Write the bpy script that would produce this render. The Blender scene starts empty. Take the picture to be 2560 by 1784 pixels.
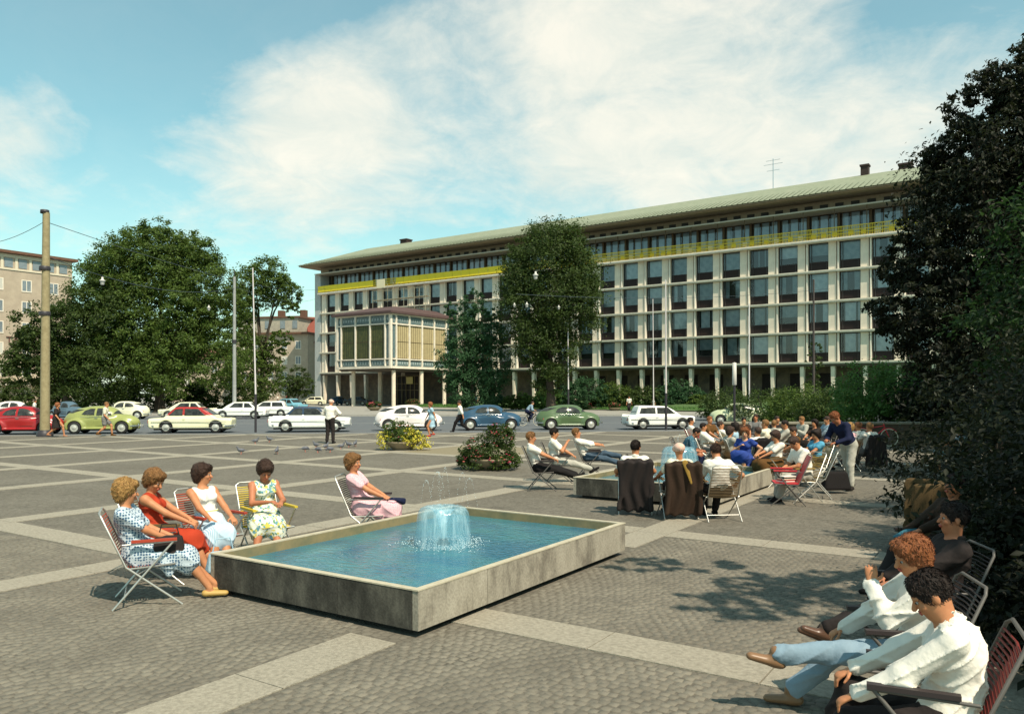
import bpy, math, random
import numpy as np
from mathutils import Vector, Matrix
random.seed(7); RNG = np.random.default_rng(7)
SC = bpy.context.scene
COL = SC.collection
R = math.radians
F, YH, H = 1960.0, 980.0, 2.1          # focal length and horizon of the photograph in its own pixels, eye height in m

# ------------------------------------------------------------------ camera, sky, sun, exposure
cam_d = bpy.data.cameras.new('camera'); cam = bpy.data.objects.new('camera', cam_d); COL.objects.link(cam)
cam.location = (0, 0, H); cam.rotation_euler = (R(90), 0, 0)
cam_d.sensor_width = 36; cam_d.lens = 36 * F / 2560
cam_d.shift_y = (YH - 892) / 2560
cam_d.clip_end = 3000; cam_d.clip_start = 0.1
SC.camera = cam
SC.view_settings.view_transform = 'Standard'; SC.view_settings.look = 'None'
SC.view_settings.exposure = 0.52; SC.view_settings.gamma = 1.0
SC.view_settings.use_curve_mapping = False
SUN_AZ = (0.56, -0.8285); SUN_EL = R(53)
sd = bpy.data.lights.new('sun', 'SUN'); sd.energy = 4.25; sd.angle = R(0.5); sd.color = (1.0, 0.885, 0.71)
sun = bpy.data.objects.new('sun', sd); COL.objects.link(sun)
sv = Vector((SUN_AZ[0] * math.cos(SUN_EL), SUN_AZ[1] * math.cos(SUN_EL), math.sin(SUN_EL)))
sun.rotation_euler = sv.to_track_quat('Z', 'Y').to_euler(); sun.location = (40, -30, 60)

def px_dir(x, y):
    v = Vector(((x - 1280) / F, 1.0, (YH - y) / F)); return v.normalized()

def build_world():
    w = bpy.data.worlds.new('World'); SC.world = w; w.use_nodes = True
    nt = w.node_tree; N = nt.nodes; L = nt.links; N.clear()
    def n(t, **k):
        o = N.new(t)
        for a, b in k.items(): setattr(o, a, b)
        return o
    def m(op, a, b=None, c=None, clamp=False):
        o = n('ShaderNodeMath', operation=op, use_clamp=clamp)
        for i, v in enumerate((a, b, c)):
            if v is None: continue
            if isinstance(v, (int, float)): o.inputs[i].default_value = v
            else: L.new(v, o.inputs[i])
        return o.outputs[0]
    sky = n('ShaderNodeTexSky', sky_type='NISHITA', sun_disc=False)
    sky.sun_elevation = SUN_EL; sky.sun_rotation = math.atan2(SUN_AZ[0], SUN_AZ[1])
    sky.air_density = 1.0; sky.dust_density = 0.6; sky.ozone_density = 1.0
    tint = n('ShaderNodeMix', data_type='RGBA', blend_type='MULTIPLY'); tint.inputs[0].default_value = 1
    L.new(sky.outputs[0], tint.inputs['A']); tint.inputs['B'].default_value = (0.82, 1.36, 1.04, 1)
    tc = n('ShaderNodeTexCoord'); sep = n('ShaderNodeSeparateXYZ'); L.new(tc.outputs['Generated'], sep.inputs[0])
    z = m('ADD', m('MAXIMUM', sep.outputs[2], 0.0), 0.34)
    px = m('DIVIDE', sep.outputs[0], z); py = m('DIVIDE', sep.outputs[1], z)
    cb = n('ShaderNodeCombineXYZ'); L.new(px, cb.inputs[0]); L.new(py, cb.inputs[1]); cb.inputs[2].default_value = 3.7
    def noise(scale, detail, rough, dist=0.0, off=0.0):
        mp = n('ShaderNodeMapping'); L.new(cb.outputs[0], mp.inputs[0]); mp.inputs['Location'].default_value = (off, off * .7, off)
        o = n('ShaderNodeTexNoise'); L.new(mp.outputs[0], o.inputs['Vector'])
        o.inputs['Scale'].default_value = scale; o.inputs['Detail'].default_value = detail
        o.inputs['Roughness'].default_value = rough; o.inputs['Distortion'].default_value = dist
        return o.outputs[0]
    n1 = noise(2.1, 9, .62, .35, 1.7); n2 = noise(7.5, 7, .66, .5, 4.0)
    # broad cloud masses, given as directions in the sky with a width and a weight
    blobs = [(700, 250, .10, .40), (860, 230, .11, .42), (600, 370, .09, .30), (880, 430, .10, .34), (1010, 60, .08, .20),
             (1330, 40, .20, .34), (1500, 170, .13, .30), (1380, 330, .13, .22), (1830, 260, .15, .34), (2150, 300, .20, .34),
             (1700, 420, .18, .22), (160, 310, .045, .34), (400, 350, .04, .22), (30, 320, .05, .25), (300, 480, .16, .26), (40, 520, .12, .36), (560, 560, .12, .2), (760, 520, .14, .14),
             (160, 90, .20, -.36), (470, 140, .13, -.28), (700, 20, .10, -.16), (1240, 250, .055, -.30), (1800, 30, .10, -.30), (2300, 60, .10, -.22), (1620, 120, .05, -.10),
             (560, 250, .04, -.15), (250, 210, .10, -.2), (1130, 480, .10, -.10), (620, 60, .07, -.2)]
    nrm = n('ShaderNodeVectorMath', operation='NORMALIZE'); L.new(tc.outputs['Generated'], nrm.inputs[0])
    acc = None
    for (bx_, by_, wd, wt) in blobs:
        d = px_dir(bx_, by_)
        dp = n('ShaderNodeVectorMath', operation='DISTANCE'); L.new(nrm.outputs[0], dp.inputs[0]); dp.inputs[1].default_value = d
        e = m('POWER', 2.718, m('MULTIPLY', m('POWER', m('DIVIDE', dp.outputs['Value'], wd * 1.05), 2.0), -1.0))
        acc = m('MULTIPLY_ADD', e, wt, acc if acc is not None else 0.0)
    s = m('ADD', m('MULTIPLY', n1, 1.9), m('MULTIPLY', n2, .5))
    s = m('ADD', s, m('MULTIPLY', acc, .72))
    mr = n('ShaderNodeMapRange', interpolation_type='SMOOTHSTEP'); L.new(s, mr.inputs[0])
    mr.inputs[1].default_value = 1.02; mr.inputs[2].default_value = 1.95; mr.inputs[3].default_value = 0; mr.inputs[4].default_value = .88
    # whitening towards the horizon
    hz = m('POWER', 2.718, m('MULTIPLY', m('MAXIMUM', sep.outputs[2], 0.0), -5.5))
    cover = m('MAXIMUM', m('MAXIMUM', mr.outputs[0], m('MULTIPLY', hz, .68)), .13)
    shade = n('ShaderNodeMapRange'); L.new(n2, shade.inputs[0]); shade.inputs[1].default_value = .35; shade.inputs[2].default_value = .7
    ccol = n('ShaderNodeMix', data_type='RGBA'); L.new(shade.outputs[0], ccol.inputs[0])
    ccol.inputs['A'].default_value = (5.8, 5.95, 5.3, 1); ccol.inputs['B'].default_value = (7.2, 6.8, 5.8, 1)
    mix = n('ShaderNodeMix', data_type='RGBA'); L.new(cover, mix.inputs[0]); L.new(tint.outputs['Result'], mix.inputs['A']); L.new(ccol.outputs['Result'], mix.inputs['B'])
    bg = n('ShaderNodeBackground'); L.new(mix.outputs['Result'], bg.inputs[0]); bg.inputs[1].default_value = 0.105
    out = n('ShaderNodeOutputWorld'); L.new(bg.outputs[0], out.inputs[0])
build_world()

# ------------------------------------------------------------------ helpers
def G(x, y, z=0.0):
    """point of height z seen at photo pixel (x, y), used to measure the place once"""
    d = F * (H - z) / (y - YH); return ((x - 1280) / F * d, d)

MATS = {}
def mat(name, col, rough=.7, col2=None, scale=6.0, bump=0.0, bscale=40.0, metal=0.0, spec=.4, island=None, tr=None, detail=4):
    if name in MATS: return MATS[name]
    m = bpy.data.materials.new(name); m.use_nodes = True; nt = m.node_tree; N = nt.nodes; L = nt.links
    p = N['Principled BSDF']; p.inputs['Roughness'].default_value = rough; p.inputs['Metallic'].default_value = metal
    p.inputs['Specular IOR Level'].default_value = spec
    p.inputs['Base Color'].default_value = (*col, 1)
    tc = N.new('ShaderNodeTexCoord')
    last = None
    if col2 is not None:
        no = N.new('ShaderNodeTexNoise'); L.new(tc.outputs['Object'], no.inputs['Vector']); no.inputs['Scale'].default_value = scale; no.inputs['Detail'].default_value = detail; no.inputs['Roughness'].default_value = .65
        mr = N.new('ShaderNodeMapRange'); L.new(no.outputs[0], mr.inputs[0]); mr.inputs[1].default_value = .33; mr.inputs[2].default_value = .67
        mx = N.new('ShaderNodeMix'); mx.data_type = 'RGBA'; L.new(mr.outputs[0], mx.inputs[0]); mx.inputs['A'].default_value = (*col, 1); mx.inputs['B'].default_value = (*col2, 1)
        L.new(mx.outputs['Result'], p.inputs['Base Color']); last = mx
    if island is not None:
        ge = N.new('ShaderNodeNewGeometry'); hs = N.new('ShaderNodeMapRange'); L.new(ge.outputs['Random Per Island'], hs.inputs[0])
        hs.inputs[3].default_value = 1 - island; hs.inputs[4].default_value = 1 + island
        vm = N.new('ShaderNodeVectorMath'); vm.operation = 'SCALE'; L.new(hs.outputs[0], vm.inputs['Scale'])
        if last: L.new(last.outputs['Result'], vm.inputs[0])
        else: vm.inputs[0].default_value = col
        L.new(vm.outputs[0], p.inputs['Base Color'])
    if bump > 0:
        nb = N.new('ShaderNodeTexNoise'); L.new(tc.outputs['Object'], nb.inputs['Vector']); nb.inputs['Scale'].default_value = bscale; nb.inputs['Detail'].default_value = 5
        b = N.new('ShaderNodeBump'); b.inputs['Strength'].default_value = bump; b.inputs['Distance'].default_value = .02
        L.new(nb.outputs[0], b.inputs['Height']); L.new(b.outputs[0], p.inputs['Normal'])
    if tr:   # thin leaf / cloth: some light passes
        t = N.new('ShaderNodeBsdfTranslucent'); t.inputs[0].default_value = (*tr, 1)
        ms = N.new('ShaderNodeMixShader'); ms.inputs[0].default_value = .3
        L.new(p.outputs[0], ms.inputs[1]); L.new(t.outputs[0], ms.inputs[2]); L.new(ms.outputs[0], N['Material Output'].inputs[0])
    MATS[name] = m; return m

def tag(o, label=None, cat=None, group=None, kind=None):
    if label: o['label'] = label
    if cat: o['category'] = cat
    if group: o['group'] = group
    if kind: o['kind'] = kind
    return o
def link(name, me, m=None, parent=None, loc=None, rot=None):
    o = bpy.data.objects.new(name, me); COL.objects.link(o)
    if m is not None and me is not None:
        if len(me.materials) == 0: me.materials.append(m)
        elif me.materials[0] != m:
            o.material_slots[0].link = 'OBJECT'; o.material_slots[0].material = m
    if parent: o.parent = parent
    if loc is not None: o.location = loc
    if rot is not None: o.rotation_euler = rot if not isinstance(rot, (int, float)) else (0, 0, rot)
    return o
def thing(name, label, cat, loc=(0, 0, 0), rotz=0.0, group=None):
    o = bpy.data.objects.new(name, None); COL.objects.link(o); o.location = loc; o.rotation_euler = (0, 0, rotz)
    o.empty_display_size = .2
    return tag(o, label, cat, group)
def mkmesh(verts, faces, smooth=False, name='m'):
    """faces: (n,k) array of equal-size polygons, or list"""
    me = bpy.data.meshes.new(name)
    verts = np.asarray(verts, np.float32)
    if isinstance(faces, np.ndarray):
        n, k = faces.shape
        me.vertices.add(len(verts)); me.vertices.foreach_set('co', verts.ravel())
        me.loops.add(n * k); me.loops.foreach_set('vertex_index', faces.astype(np.int32).ravel())
        me.polygons.add(n); me.polygons.foreach_set('loop_start', np.arange(0, n * k, k, dtype=np.int32))
        me.update(calc_edges=True)
    else:
        me.from_pydata([tuple(map(float, v)) for v in verts], [], faces)
    if smooth:
        me.polygons.foreach_set('use_smooth', np.ones(len(me.polygons), bool))
    me.validate() if not isinstance(faces, np.ndarray) else None
    return me

class MB:
    """collects boxes, prisms, tubes, lathes into one mesh"""
    def __init__(s): s.v = []; s.f = []; s.sm = []
    def add(s, vs, fs, smooth=False):
        b = len(s.v); s.v += [tuple(v) for v in vs]; s.f += [tuple(b + i for i in f) for f in fs]; s.sm += [smooth] * len(fs); return s
    def box(s, x0, x1, y0, y1, z0, z1):
        if x0 > x1: x0, x1 = x1, x0
        if y0 > y1: y0, y1 = y1, y0
        v = [(x, y, z) for z in (z0, z1) for y in (y0, y1) for x in (x0, x1)]
        return s.add(v, [(0, 2, 3, 1), (4, 5, 7, 6), (0, 1, 5, 4), (2, 6, 7, 3), (0, 4, 6, 2), (1, 3, 7, 5)])
    def bar(s, a, b, w, h, up=(0, 0, 1)):
        a = Vector(a); b = Vector(b); d = (b - a).normalized(); u = Vector(up)
        if abs(d.dot(u)) > .99: u = Vector((1, 0, 0))
        x = d.cross(u).normalized(); y = x.cross(d)
        vs = [p + x * (sx * w / 2) + y * (sy * h / 2) for p in (a, b) for sx, sy in ((-1, -1), (1, -1), (1, 1), (-1, 1))]
        return s.add(vs, [(0, 3, 2, 1), (4, 5, 6, 7), (0, 1, 5, 4), (1, 2, 6, 5), (2, 3, 7, 6), (3, 0, 4, 7)])
    def tube(s, pts, r, n=6, caps=True):
        pts = [Vector(p) for p in pts]; rs = r if isinstance(r, (list, tuple)) else [r] * len(pts)
        rings = []; prev = None
        for i, p in enumerate(pts):
            d = (pts[min(i + 1, len(pts) - 1)] - pts[max(i - 1, 0)]).normalized()
            if prev is None:
                u = Vector((0, 0, 1)) if abs(d.z) < .9 else Vector((1, 0, 0)); x = d.cross(u).normalized()
            else:
                x = (prev - d * prev.dot(d)).normalized()
            prev = x; y = d.cross(x)
            rings.append([p + (x * math.cos(2 * math.pi * k / n) + y * math.sin(2 * math.pi * k / n)) * rs[i] for k in range(n)])
        vs = [v for g in rings for v in g]
        fs = [(i * n + k, i * n + (k + 1) % n, (i + 1) * n + (k + 1) % n, (i + 1) * n + k) for i in range(len(pts) - 1) for k in range(n)]
        s.add(vs, fs, True)
        if caps: s.add(rings[0], [tuple(range(n - 1, -1, -1))]); s.add(rings[-1], [tuple(range(n))])
        return s
    def lathe(s, prof, c=(0, 0, 0), n=16, axis='z', smooth=True):
        vs = []
        for (r, h) in prof:
            for k in range(n):
                a = 2 * math.pi * k / n; p = (r * math.cos(a), r * math.sin(a), h)
                if axis == 'y': p = (p[0], p[2], p[1])
                vs.append((p[0] + c[0], p[1] + c[1], p[2] + c[2]))
        fs = []
        for i in range(len(prof) - 1):
            for k in range(n):
                q = (i * n + k, i * n + (k + 1) % n, (i + 1) * n + (k + 1) % n, (i + 1) * n + k)
                fs.append(q if axis != 'y' else q[::-1])
        return s.add(vs, fs, smooth)
    def poly(s, pts, z0, z1):
        n = len(pts); vs = [(x, y, z0) for x, y in pts] + [(x, y, z1) for x, y in pts]
        fs = [tuple(range(n - 1, -1, -1)), tuple(range(n, 2 * n))] + [(i, (i + 1) % n, n + (i + 1) % n, n + i) for i in range(n)]
        return s.add(vs, fs)
    def mesh(s, name='m'):
        me = bpy.data.meshes.new(name); me.from_pydata(s.v, [], s.f)
        me.polygons.foreach_set('use_smooth', np.array(s.sm, bool)); me.update(); return me
    def build(s, name, m, parent=None, loc=None, rot=None, kind=None):
        o = link(name, s.mesh(name), m, parent, loc, rot)
        if kind: o['kind'] = kind
        return o
def copy_thing(o, parent=None, **kw):
    c = o.copy(); COL.objects.link(c)
    if parent: c.parent = parent
    for ch in list(o.children): copy_thing(ch, c)
    for k, v in kw.items():
        if k in ('label', 'group'): c[k] = v
        else: setattr(c, k, v)
    return c

# ------------------------------------------------------------------ signed-distance modelling (one continuous skin per body, cloth, car shell)
class Sdf:
    def __init__(s): s.p = []; s.fold = None
    def cap(s, a, b, r0, r1=None, k=.03, op=0, sq=1.0, ax=None):
        s.p.append(('c', np.array(a, float), np.array(b, float), r0, r0 if r1 is None else r1, k, op, sq, ax)); return s
    def ell(s, c, r, M=None, k=.03, op=0):
        s.p.append(('e', np.array(c, float), np.array(r, float), M, 0, k, op, 1, None)); return s
    def conv(s, planes, bb, rnd=.0, k=.03, op=0):
        s.p.append(('p', planes, bb, rnd, 0, k, op, 1, None)); return s
    def fn(s, f, bb, k=.01, op=0):
        s.p.append(('f', f, bb, 0, 0, k, op, 1, None)); return s
    def bb(s, q):
        t = q[0]
        if t == 'c':
            m = max(q[3], q[4]); return np.minimum(q[1], q[2]) - m, np.maximum(q[1], q[2]) + m
        if t == 'e':
            m = q[2].max() if q[3] is not None else q[2]; return q[1] - m, q[1] + m
        return np.array(q[2][0], float), np.array(q[2][1], float)
    def ev(s, q, X, Y, Z):
        t = q[0]
        if t == 'c':
            a, b = q[1], q[2]; d = b - a; L2 = max(float(d @ d), 1e-9)
            px, py, pz = X - a[0], Y - a[1], Z - a[2]
            if q[8] is not None and q[7] != 1.0:
                n = np.array(q[8], float); n /= np.linalg.norm(n); w = (px * n[0] + py * n[1] + pz * n[2]) * (1 / q[7] - 1)
                px = px + w * n[0]; py = py + w * n[1]; pz = pz + w * n[2]
            h = np.clip((px * d[0] + py * d[1] + pz * d[2]) / L2, 0, 1)
            return np.sqrt((px - h * d[0]) ** 2 + (py - h * d[1]) ** 2 + (pz - h * d[2]) ** 2) - (q[3] + (q[4] - q[3]) * h)
        if t == 'e':
            c, r, M = q[1], q[2], q[3]; px, py, pz = X - c[0], Y - c[1], Z - c[2]
            if M is not None:
                M = np.asarray(M, float)
                px, py, pz = (M[0, 0] * px + M[1, 0] * py + M[2, 0] * pz, M[0, 1] * px + M[1, 1] * py + M[2, 1] * pz, M[0, 2] * px + M[1, 2] * py + M[2, 2] * pz)
            k0 = np.sqrt((px / r[0]) ** 2 + (py / r[1]) ** 2 + (pz / r[2]) ** 2)
            k1 = np.sqrt((px / r[0] ** 2) ** 2 + (py / r[1] ** 2) ** 2 + (pz / r[2] ** 2) ** 2) + 1e-6
            return k0 * (k0 - 1) / k1
        if t == 'p':
            d = None; rnd = q[3]
            for (n, o) in q[1]:
                n = np.array(n, float); l = np.linalg.norm(n); e = (X * n[0] + Y * n[1] + Z * n[2]) / l - o / l
                if d is None: d = e + 0 * (X + Y + Z)
                elif rnd > 0:
                    hh = np.maximum(rnd - np.abs(d - e), 0) / rnd; d = np.maximum(d, e) + hh * hh * rnd * .25
                else: d = np.maximum(d, e)
            return d
        return q[1](X, Y, Z)
    def grid(s, vox, pad=3):
        los = []; his = []
        for q in s.p:
            if q[6] == 0:
                a, b = s.bb(q); los.append(a); his.append(b)
        lo = np.min(los, 0) - vox * pad; hi = np.max(his, 0) + vox * pad
        n = np.ceil((hi - lo) / vox).astype(int) + 1
        D = np.full(n, .4, np.float32)
        ax = [(lo[i] + vox * np.arange(n[i])).astype(np.float32) for i in range(3)]
        for q in s.p:
            k = q[5]; a, b = s.bb(q)
            if q[6] == 2: i0 = np.zeros(3, int); i1 = n
            else:
                m = k + vox * 2.5; i0 = np.clip(((a - m - lo) / vox).astype(int), 0, n); i1 = np.clip(((b + m - lo) / vox).astype(int) + 2, 0, n)
            if (i1 <= i0).any(): continue
            X = ax[0][i0[0]:i1[0], None, None]; Y = ax[1][None, i0[1]:i1[1], None]; Z = ax[2][None, None, i0[2]:i1[2]]
            e = s.ev(q, X, Y, Z); sl = (slice(i0[0], i1[0]), slice(i0[1], i1[1]), slice(i0[2], i1[2])); d = D[sl]
            if q[6] == 0:
                h = np.maximum(k - np.abs(d - e), 0) / k; D[sl] = np.minimum(d, e) - h * h * k * .25
            else:
                if q[6] == 1: e = -e
                h = np.maximum(k - np.abs(d - e), 0) / k; D[sl] = np.maximum(d, e) + h * h * k * .25
        if s.fold is not None:
            D += s.fold(ax[0][:, None, None], ax[1][None, :, None], ax[2][None, None, :])
        return D, lo
    def mesh(s, vox, name='skin', smooth=True):
        D, lo = s.grid(vox); v, f = surfnets(D, lo, vox); return mkmesh(v, f, smooth, name)

def surfnets(D, lo, vox):
    s = D < 0
    c = np.zeros(tuple(np.array(D.shape) - 1), np.int8)
    for i in (0, 1):
        for j in (0, 1):
            for k in (0, 1):
                c += s[i:D.shape[0] - 1 + i, j:D.shape[1] - 1 + j, k:D.shape[2] - 1 + k]
    act = (c > 0) & (c < 8); idx = np.full(c.shape, -1, np.int64); ijk = np.argwhere(act); idx[act] = np.arange(len(ijk))
    pos = np.zeros((len(ijk), 3)); cnt = np.zeros(len(ijk))
    I, J, K = ijk.T
    for a in ((0, 0, 0), (1, 0, 0), (0, 1, 0), (0, 0, 1), (1, 1, 0), (1, 0, 1), (0, 1, 1)):
        for d in range(3):
            if a[d]: continue
            b = list(a); b[d] = 1
            v0 = D[I + a[0], J + a[1], K + a[2]]; v1 = D[I + b[0], J + b[1], K + b[2]]
            mk = (v0 < 0) != (v1 < 0); t = np.where(mk, v0 / np.where(mk, v0 - v1, 1), 0)
            for q in range(3): pos[:, q] += mk * (a[q] + (t if q == d else 0))
            cnt += mk
    verts = lo + vox * (ijk + pos / np.maximum(cnt, 1)[:, None])
    faces = []
    for d in range(3):
        e0 = [slice(None)] * 3; e1 = [slice(None)] * 3; e0[d] = slice(0, -1); e1[d] = slice(1, None)
        a = s[tuple(e0)]; b = s[tuple(e1)]; mk = a != b
        p, q = [(1, 2), (2, 0), (0, 1)][d]
        g = np.argwhere(mk); ok = (g[:, p] > 0) & (g[:, q] > 0) & (g[:, p] < c.shape[p]) & (g[:, q] < c.shape[q]); g = g[ok]
        ins = a[g[:, 0], g[:, 1], g[:, 2]]
        def ix(dp, dq):
            h = g.copy(); h[:, p] += dp; h[:, q] += dq; return idx[h[:, 0], h[:, 1], h[:, 2]]
        Q = np.stack([ix(-1, -1), ix(0, -1), ix(0, 0), ix(-1, 0)], 1)
        Q[~ins] = Q[~ins][:, ::-1]; faces.append(Q)
    Fc = np.concatenate(faces); Fc = Fc[(Fc >= 0).all(1)]
    return verts, Fc
# ------------------------------------------------------------------ the place: frames measured from the photograph
O2 = np.array([-0.802, 6.691]); AV = np.array([.547, .837]); BV = np.array([-.837, .547]); AROT = math.atan2(.837, .547)
def AB(a, b): p = O2 + a * AV + b * BV; return float(p[0]), float(p[1])
KX, KS = 41.3, .135                               # near kerb of the road: Y = KX + KS * X
def kerb_y(x): return KX + KS * x

def ground_material():
    m = bpy.data.materials.new('cobble_ground'); m.use_nodes = True; nt = m.node_tree; N = nt.nodes; L = nt.links; p = N['Principled BSDF']
    tc = N.new('ShaderNodeTexCoord'); mp = N.new('ShaderNodeMapping'); L.new(tc.outputs['Object'], mp.inputs[0]); mp.inputs['Rotation'].default_value = (0, 0, -AROT)
    vo = N.new('ShaderNodeTexVoronoi'); vo.feature = 'DISTANCE_TO_EDGE'; vo.inputs['Scale'].default_value = 12.6; vo.inputs['Randomness'].default_value = .55; L.new(mp.outputs[0], vo.inputs['Vector'])
    vc = N.new('ShaderNodeTexVoronoi'); vc.inputs['Scale'].default_value = 12.6; vc.inputs['Randomness'].default_value = .55; L.new(mp.outputs[0], vc.inputs['Vector'])
    big = N.new('ShaderNodeTexNoise'); big.inputs['Scale'].default_value = .35; big.inputs['Detail'].default_value = 6; big.inputs['Roughness'].default_value = .65; L.new(tc.outputs['Object'], big.inputs['Vector'])
    cr = N.new('ShaderNodeValToRGB'); L.new(big.outputs[0], cr.inputs[0])
    cr.color_ramp.elements[0].position = .3; cr.color_ramp.elements[0].color = (.132, .116, .090, 1)
    cr.color_ramp.elements[1].position = .7; cr.color_ramp.elements[1].color = (.176, .158, .126, 1)
    j = N.new('ShaderNodeMapRange'); L.new(vo.outputs[0], j.inputs[0]); j.inputs[1].default_value = .02; j.inputs[2].default_value = .12; j.inputs[3].default_value = .72
    sep = N.new('ShaderNodeSeparateColor'); L.new(vc.outputs['Color'], sep.inputs[0])
    v = N.new('ShaderNodeMapRange'); L.new(sep.outputs[0], v.inputs[0]); v.inputs[3].default_value = .88; v.inputs[4].default_value = 1.12
    mu = N.new('ShaderNodeMath'); mu.operation = 'MULTIPLY'; L.new(j.outputs[0], mu.inputs[0]); L.new(v.outputs[0], mu.inputs[1])
    sc = N.new('ShaderNodeVectorMath'); sc.operation = 'SCALE'; L.new(cr.outputs[0], sc.inputs[0]); L.new(mu.outputs[0], sc.inputs['Scale'])
    pn_ = N.new('ShaderNodeTexNoise'); pn_.inputs['Scale'].default_value = 1.1; pn_.inputs['Detail'].default_value = 8; pn_.inputs['Roughness'].default_value = .72; L.new(tc.outputs['Object'], pn_.inputs['Vector'])
    pr_ = N.new('ShaderNodeMapRange'); L.new(pn_.outputs[0], pr_.inputs[0]); pr_.inputs[1].default_value = .56; pr_.inputs[2].default_value = .68; pr_.inputs[3].default_value = 1.0; pr_.inputs[4].default_value = .72
    s2_ = N.new('ShaderNodeVectorMath'); s2_.operation = 'SCALE'; L.new(sc.outputs[0], s2_.inputs[0]); L.new(pr_.outputs[0], s2_.inputs['Scale']); sc = s2_
    L.new(sc.outputs[0], p.inputs['Base Color']); p.inputs['Roughness'].default_value = .85; p.inputs['Specular IOR Level'].default_value = .25
    b = N.new('ShaderNodeBump'); b.inputs['Strength'].default_value = .5; b.inputs['Distance'].default_value = .01; L.new(vo.outputs[0], b.inputs['Height']); L.new(b.outputs[0], p.inputs['Normal'])
    return m
M_COB = ground_material()
M_STONE = mat('cobble_stone', (.186, .166, .130), .85, (.128, .114, .090), 1.3, bump=.2, bscale=60, island=.09, spec=.3)
M_TAN = mat('tan_gravel', (.24, .20, .125), .9, (.19, .16, .10), 8, bump=.3)
M_SLAB = mat('granite_slab', (.36, .32, .25), .8, (.22, .195, .15), 26, bump=.45, bscale=120, island=.10, detail=12)
M_ASPH = mat('asphalt', (.095, .105, .115), .85, (.125, .13, .132), 1.2, bump=.2, bscale=60)
M_PAVE = mat('pale_paving', (.31, .29, .25), .85, (.26, .245, .215), 1.5, bump=.2)
M_KERB = mat('kerb_stone', (.33, .31, .27), .8, (.27, .25, .22), 5)
M_GRASS = mat('lawn_soil', (.055, .105, .03), .95, (.075, .13, .04), 3, bump=.4)

def sheet(name, pts, z, m):
    me = mkmesh([(x, y, z) for x, y in pts], [tuple(range(len(pts)))])
    return tag(link(name, me, m), kind='structure')
sheet('ground', [(-900, -300), (900, -300), (900, 1500), (-900, 1500)], -.16, mat('far_ground', (.16, .15, .12), .9, (.12, .12, .09), .2))
plaza = sheet('plaza', [(-60, -12), (60, -12), (60, kerb_y(60) - .16), (-60, kerb_y(-60) - .16)], -.004, M_COB)
sheet('road', [(-140, kerb_y(-140)), (140, kerb_y(140)), (140, 77), (-140, 69)], -.12, M_ASPH)
sheet('far_pavement', [(-160, 68.6), (160, 77.6), (160, 330), (-160, 330)], 0.0, M_PAVE)
# kerbstones, each a stone of its own
kb = MB().box(-.49, .49, -.08, .08, -.16, .004).mesh('kerb')
kroot = thing('kerb', None, None, (0, KX - .08, 0), math.atan(KS)); kroot['kind'] = 'structure'
for i in range(-26, 26): link('kerbstone', kb, M_KERB, kroot, (i * 1.0, 0, 0))
kf = MB(); kf.box(-100, 100, -.1, .1, -.14, .05); o = kf.build('far_kerb', M_KERB, None, (0, 72.9, 0), math.atan(.03)); o['kind'] = 'structure'
# a thin white lane line
sheet('lane_line', [(-90, 56.4 - 5.4), (60, 56.5 + 3.6), (60, 56.62 + 3.6), (-90, 56.52 - 5.4)], -.116, mat('road_paint', (.5, .5, .46), .7))

# ---- pale slab strips in a grid, cobbles between them
SA = [-4.1, .80, 5.87, 10.72, 15.5, 20.3, 25.1, 29.9, 34.7]           # strips running along B, at these a
SB = [-27.6, -23, -18.4, -13.8, -9.2, -4.4, .33, 4.95, 9.6, 14.35, 18.9, 23.4, 28.0, 32.6, 37.2]   # strips running along A, at these b
SW = .26
BAS = [(0, 4.15, 0, 2.83), (8.6, 12.75, .37, 3.2)]
strips = thing('paving_strips', None, None, (O2[0], O2[1], 0), AROT); strips['kind'] = 'structure'
sv = [MB().box(-.595, .595, -SW, SW, -.05, .0045).mesh('slab'), MB().box(-.595, .595, -SW, SW, -.05, .0062).mesh('slab'), MB().box(-.594, .594, -SW + .004, SW, -.05, .0035).mesh('slab')]
near = []; farv = MB()
def in_basin(a, b, m=.25): return any(x0 - m < a < x1 + m and y0 - m < b < y1 + m for x0, x1, y0, y1 in BAS)
def visible(x, y, m=1.15): return y > 3.5 and abs(x) < .6531 * y * m + .6
for b in SB:
    a = -8.0
    while a < 48:
        x, y = AB(a, b)
        if y < kerb_y(x) - .9 and visible(x, y) and not in_basin(a, b, .0): near.append((y, a, b, 0))
        a += 1.2
for a in SA:
    for i in range(len(SB) - 1):
        lo, hi = SB[i] + SW + .006, SB[i + 1] - SW - .006; n = round((hi - lo) / 1.2); st = (hi - lo) / n
        for j in range(n):
            b = lo + st * (j + .5); x, y = AB(a, b)
            if y < kerb_y(x) - .9 and visible(x, y) and not in_basin(a, b, .0): near.append((y, a, b, 1 if st > 1 else 1, st))
near.sort(key=lambda t: t[0])
for k, t in enumerate(near):
    if k < 290:
        s = link('slab', random.choice(sv), M_SLAB, strips, (t[1], t[2], 0), (random.uniform(-.001, .001), 0, 0 if t[3] == 0 else R(90)))
        if t[3]: s.scale = ((t[4] - .012) / 1.19, 1, 1)
    else:
        if t[3] == 0: farv.box(t[1] - .596, t[1] + .596, t[2] - SW, t[2] + SW, -.05, .0045)
        else: farv.box(t[1] - SW, t[1] + SW, t[2] - t[4] / 2 + .004, t[2] + t[4] / 2 - .004, -.05, .0045)
farv.build('slabs', M_SLAB, strips, kind='stuff')

# tan gravelled field round the far planter
tan = [AB(*q) for q in ((15.5 + .27, 9.6 + .27), (20.3 - .27, 9.6 + .27), (20.3 - .27, 14.35 - .27), (15.5 + .27, 14.35 - .27))]
sheet('gravel_field', tan, -.001, M_TAN)

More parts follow.
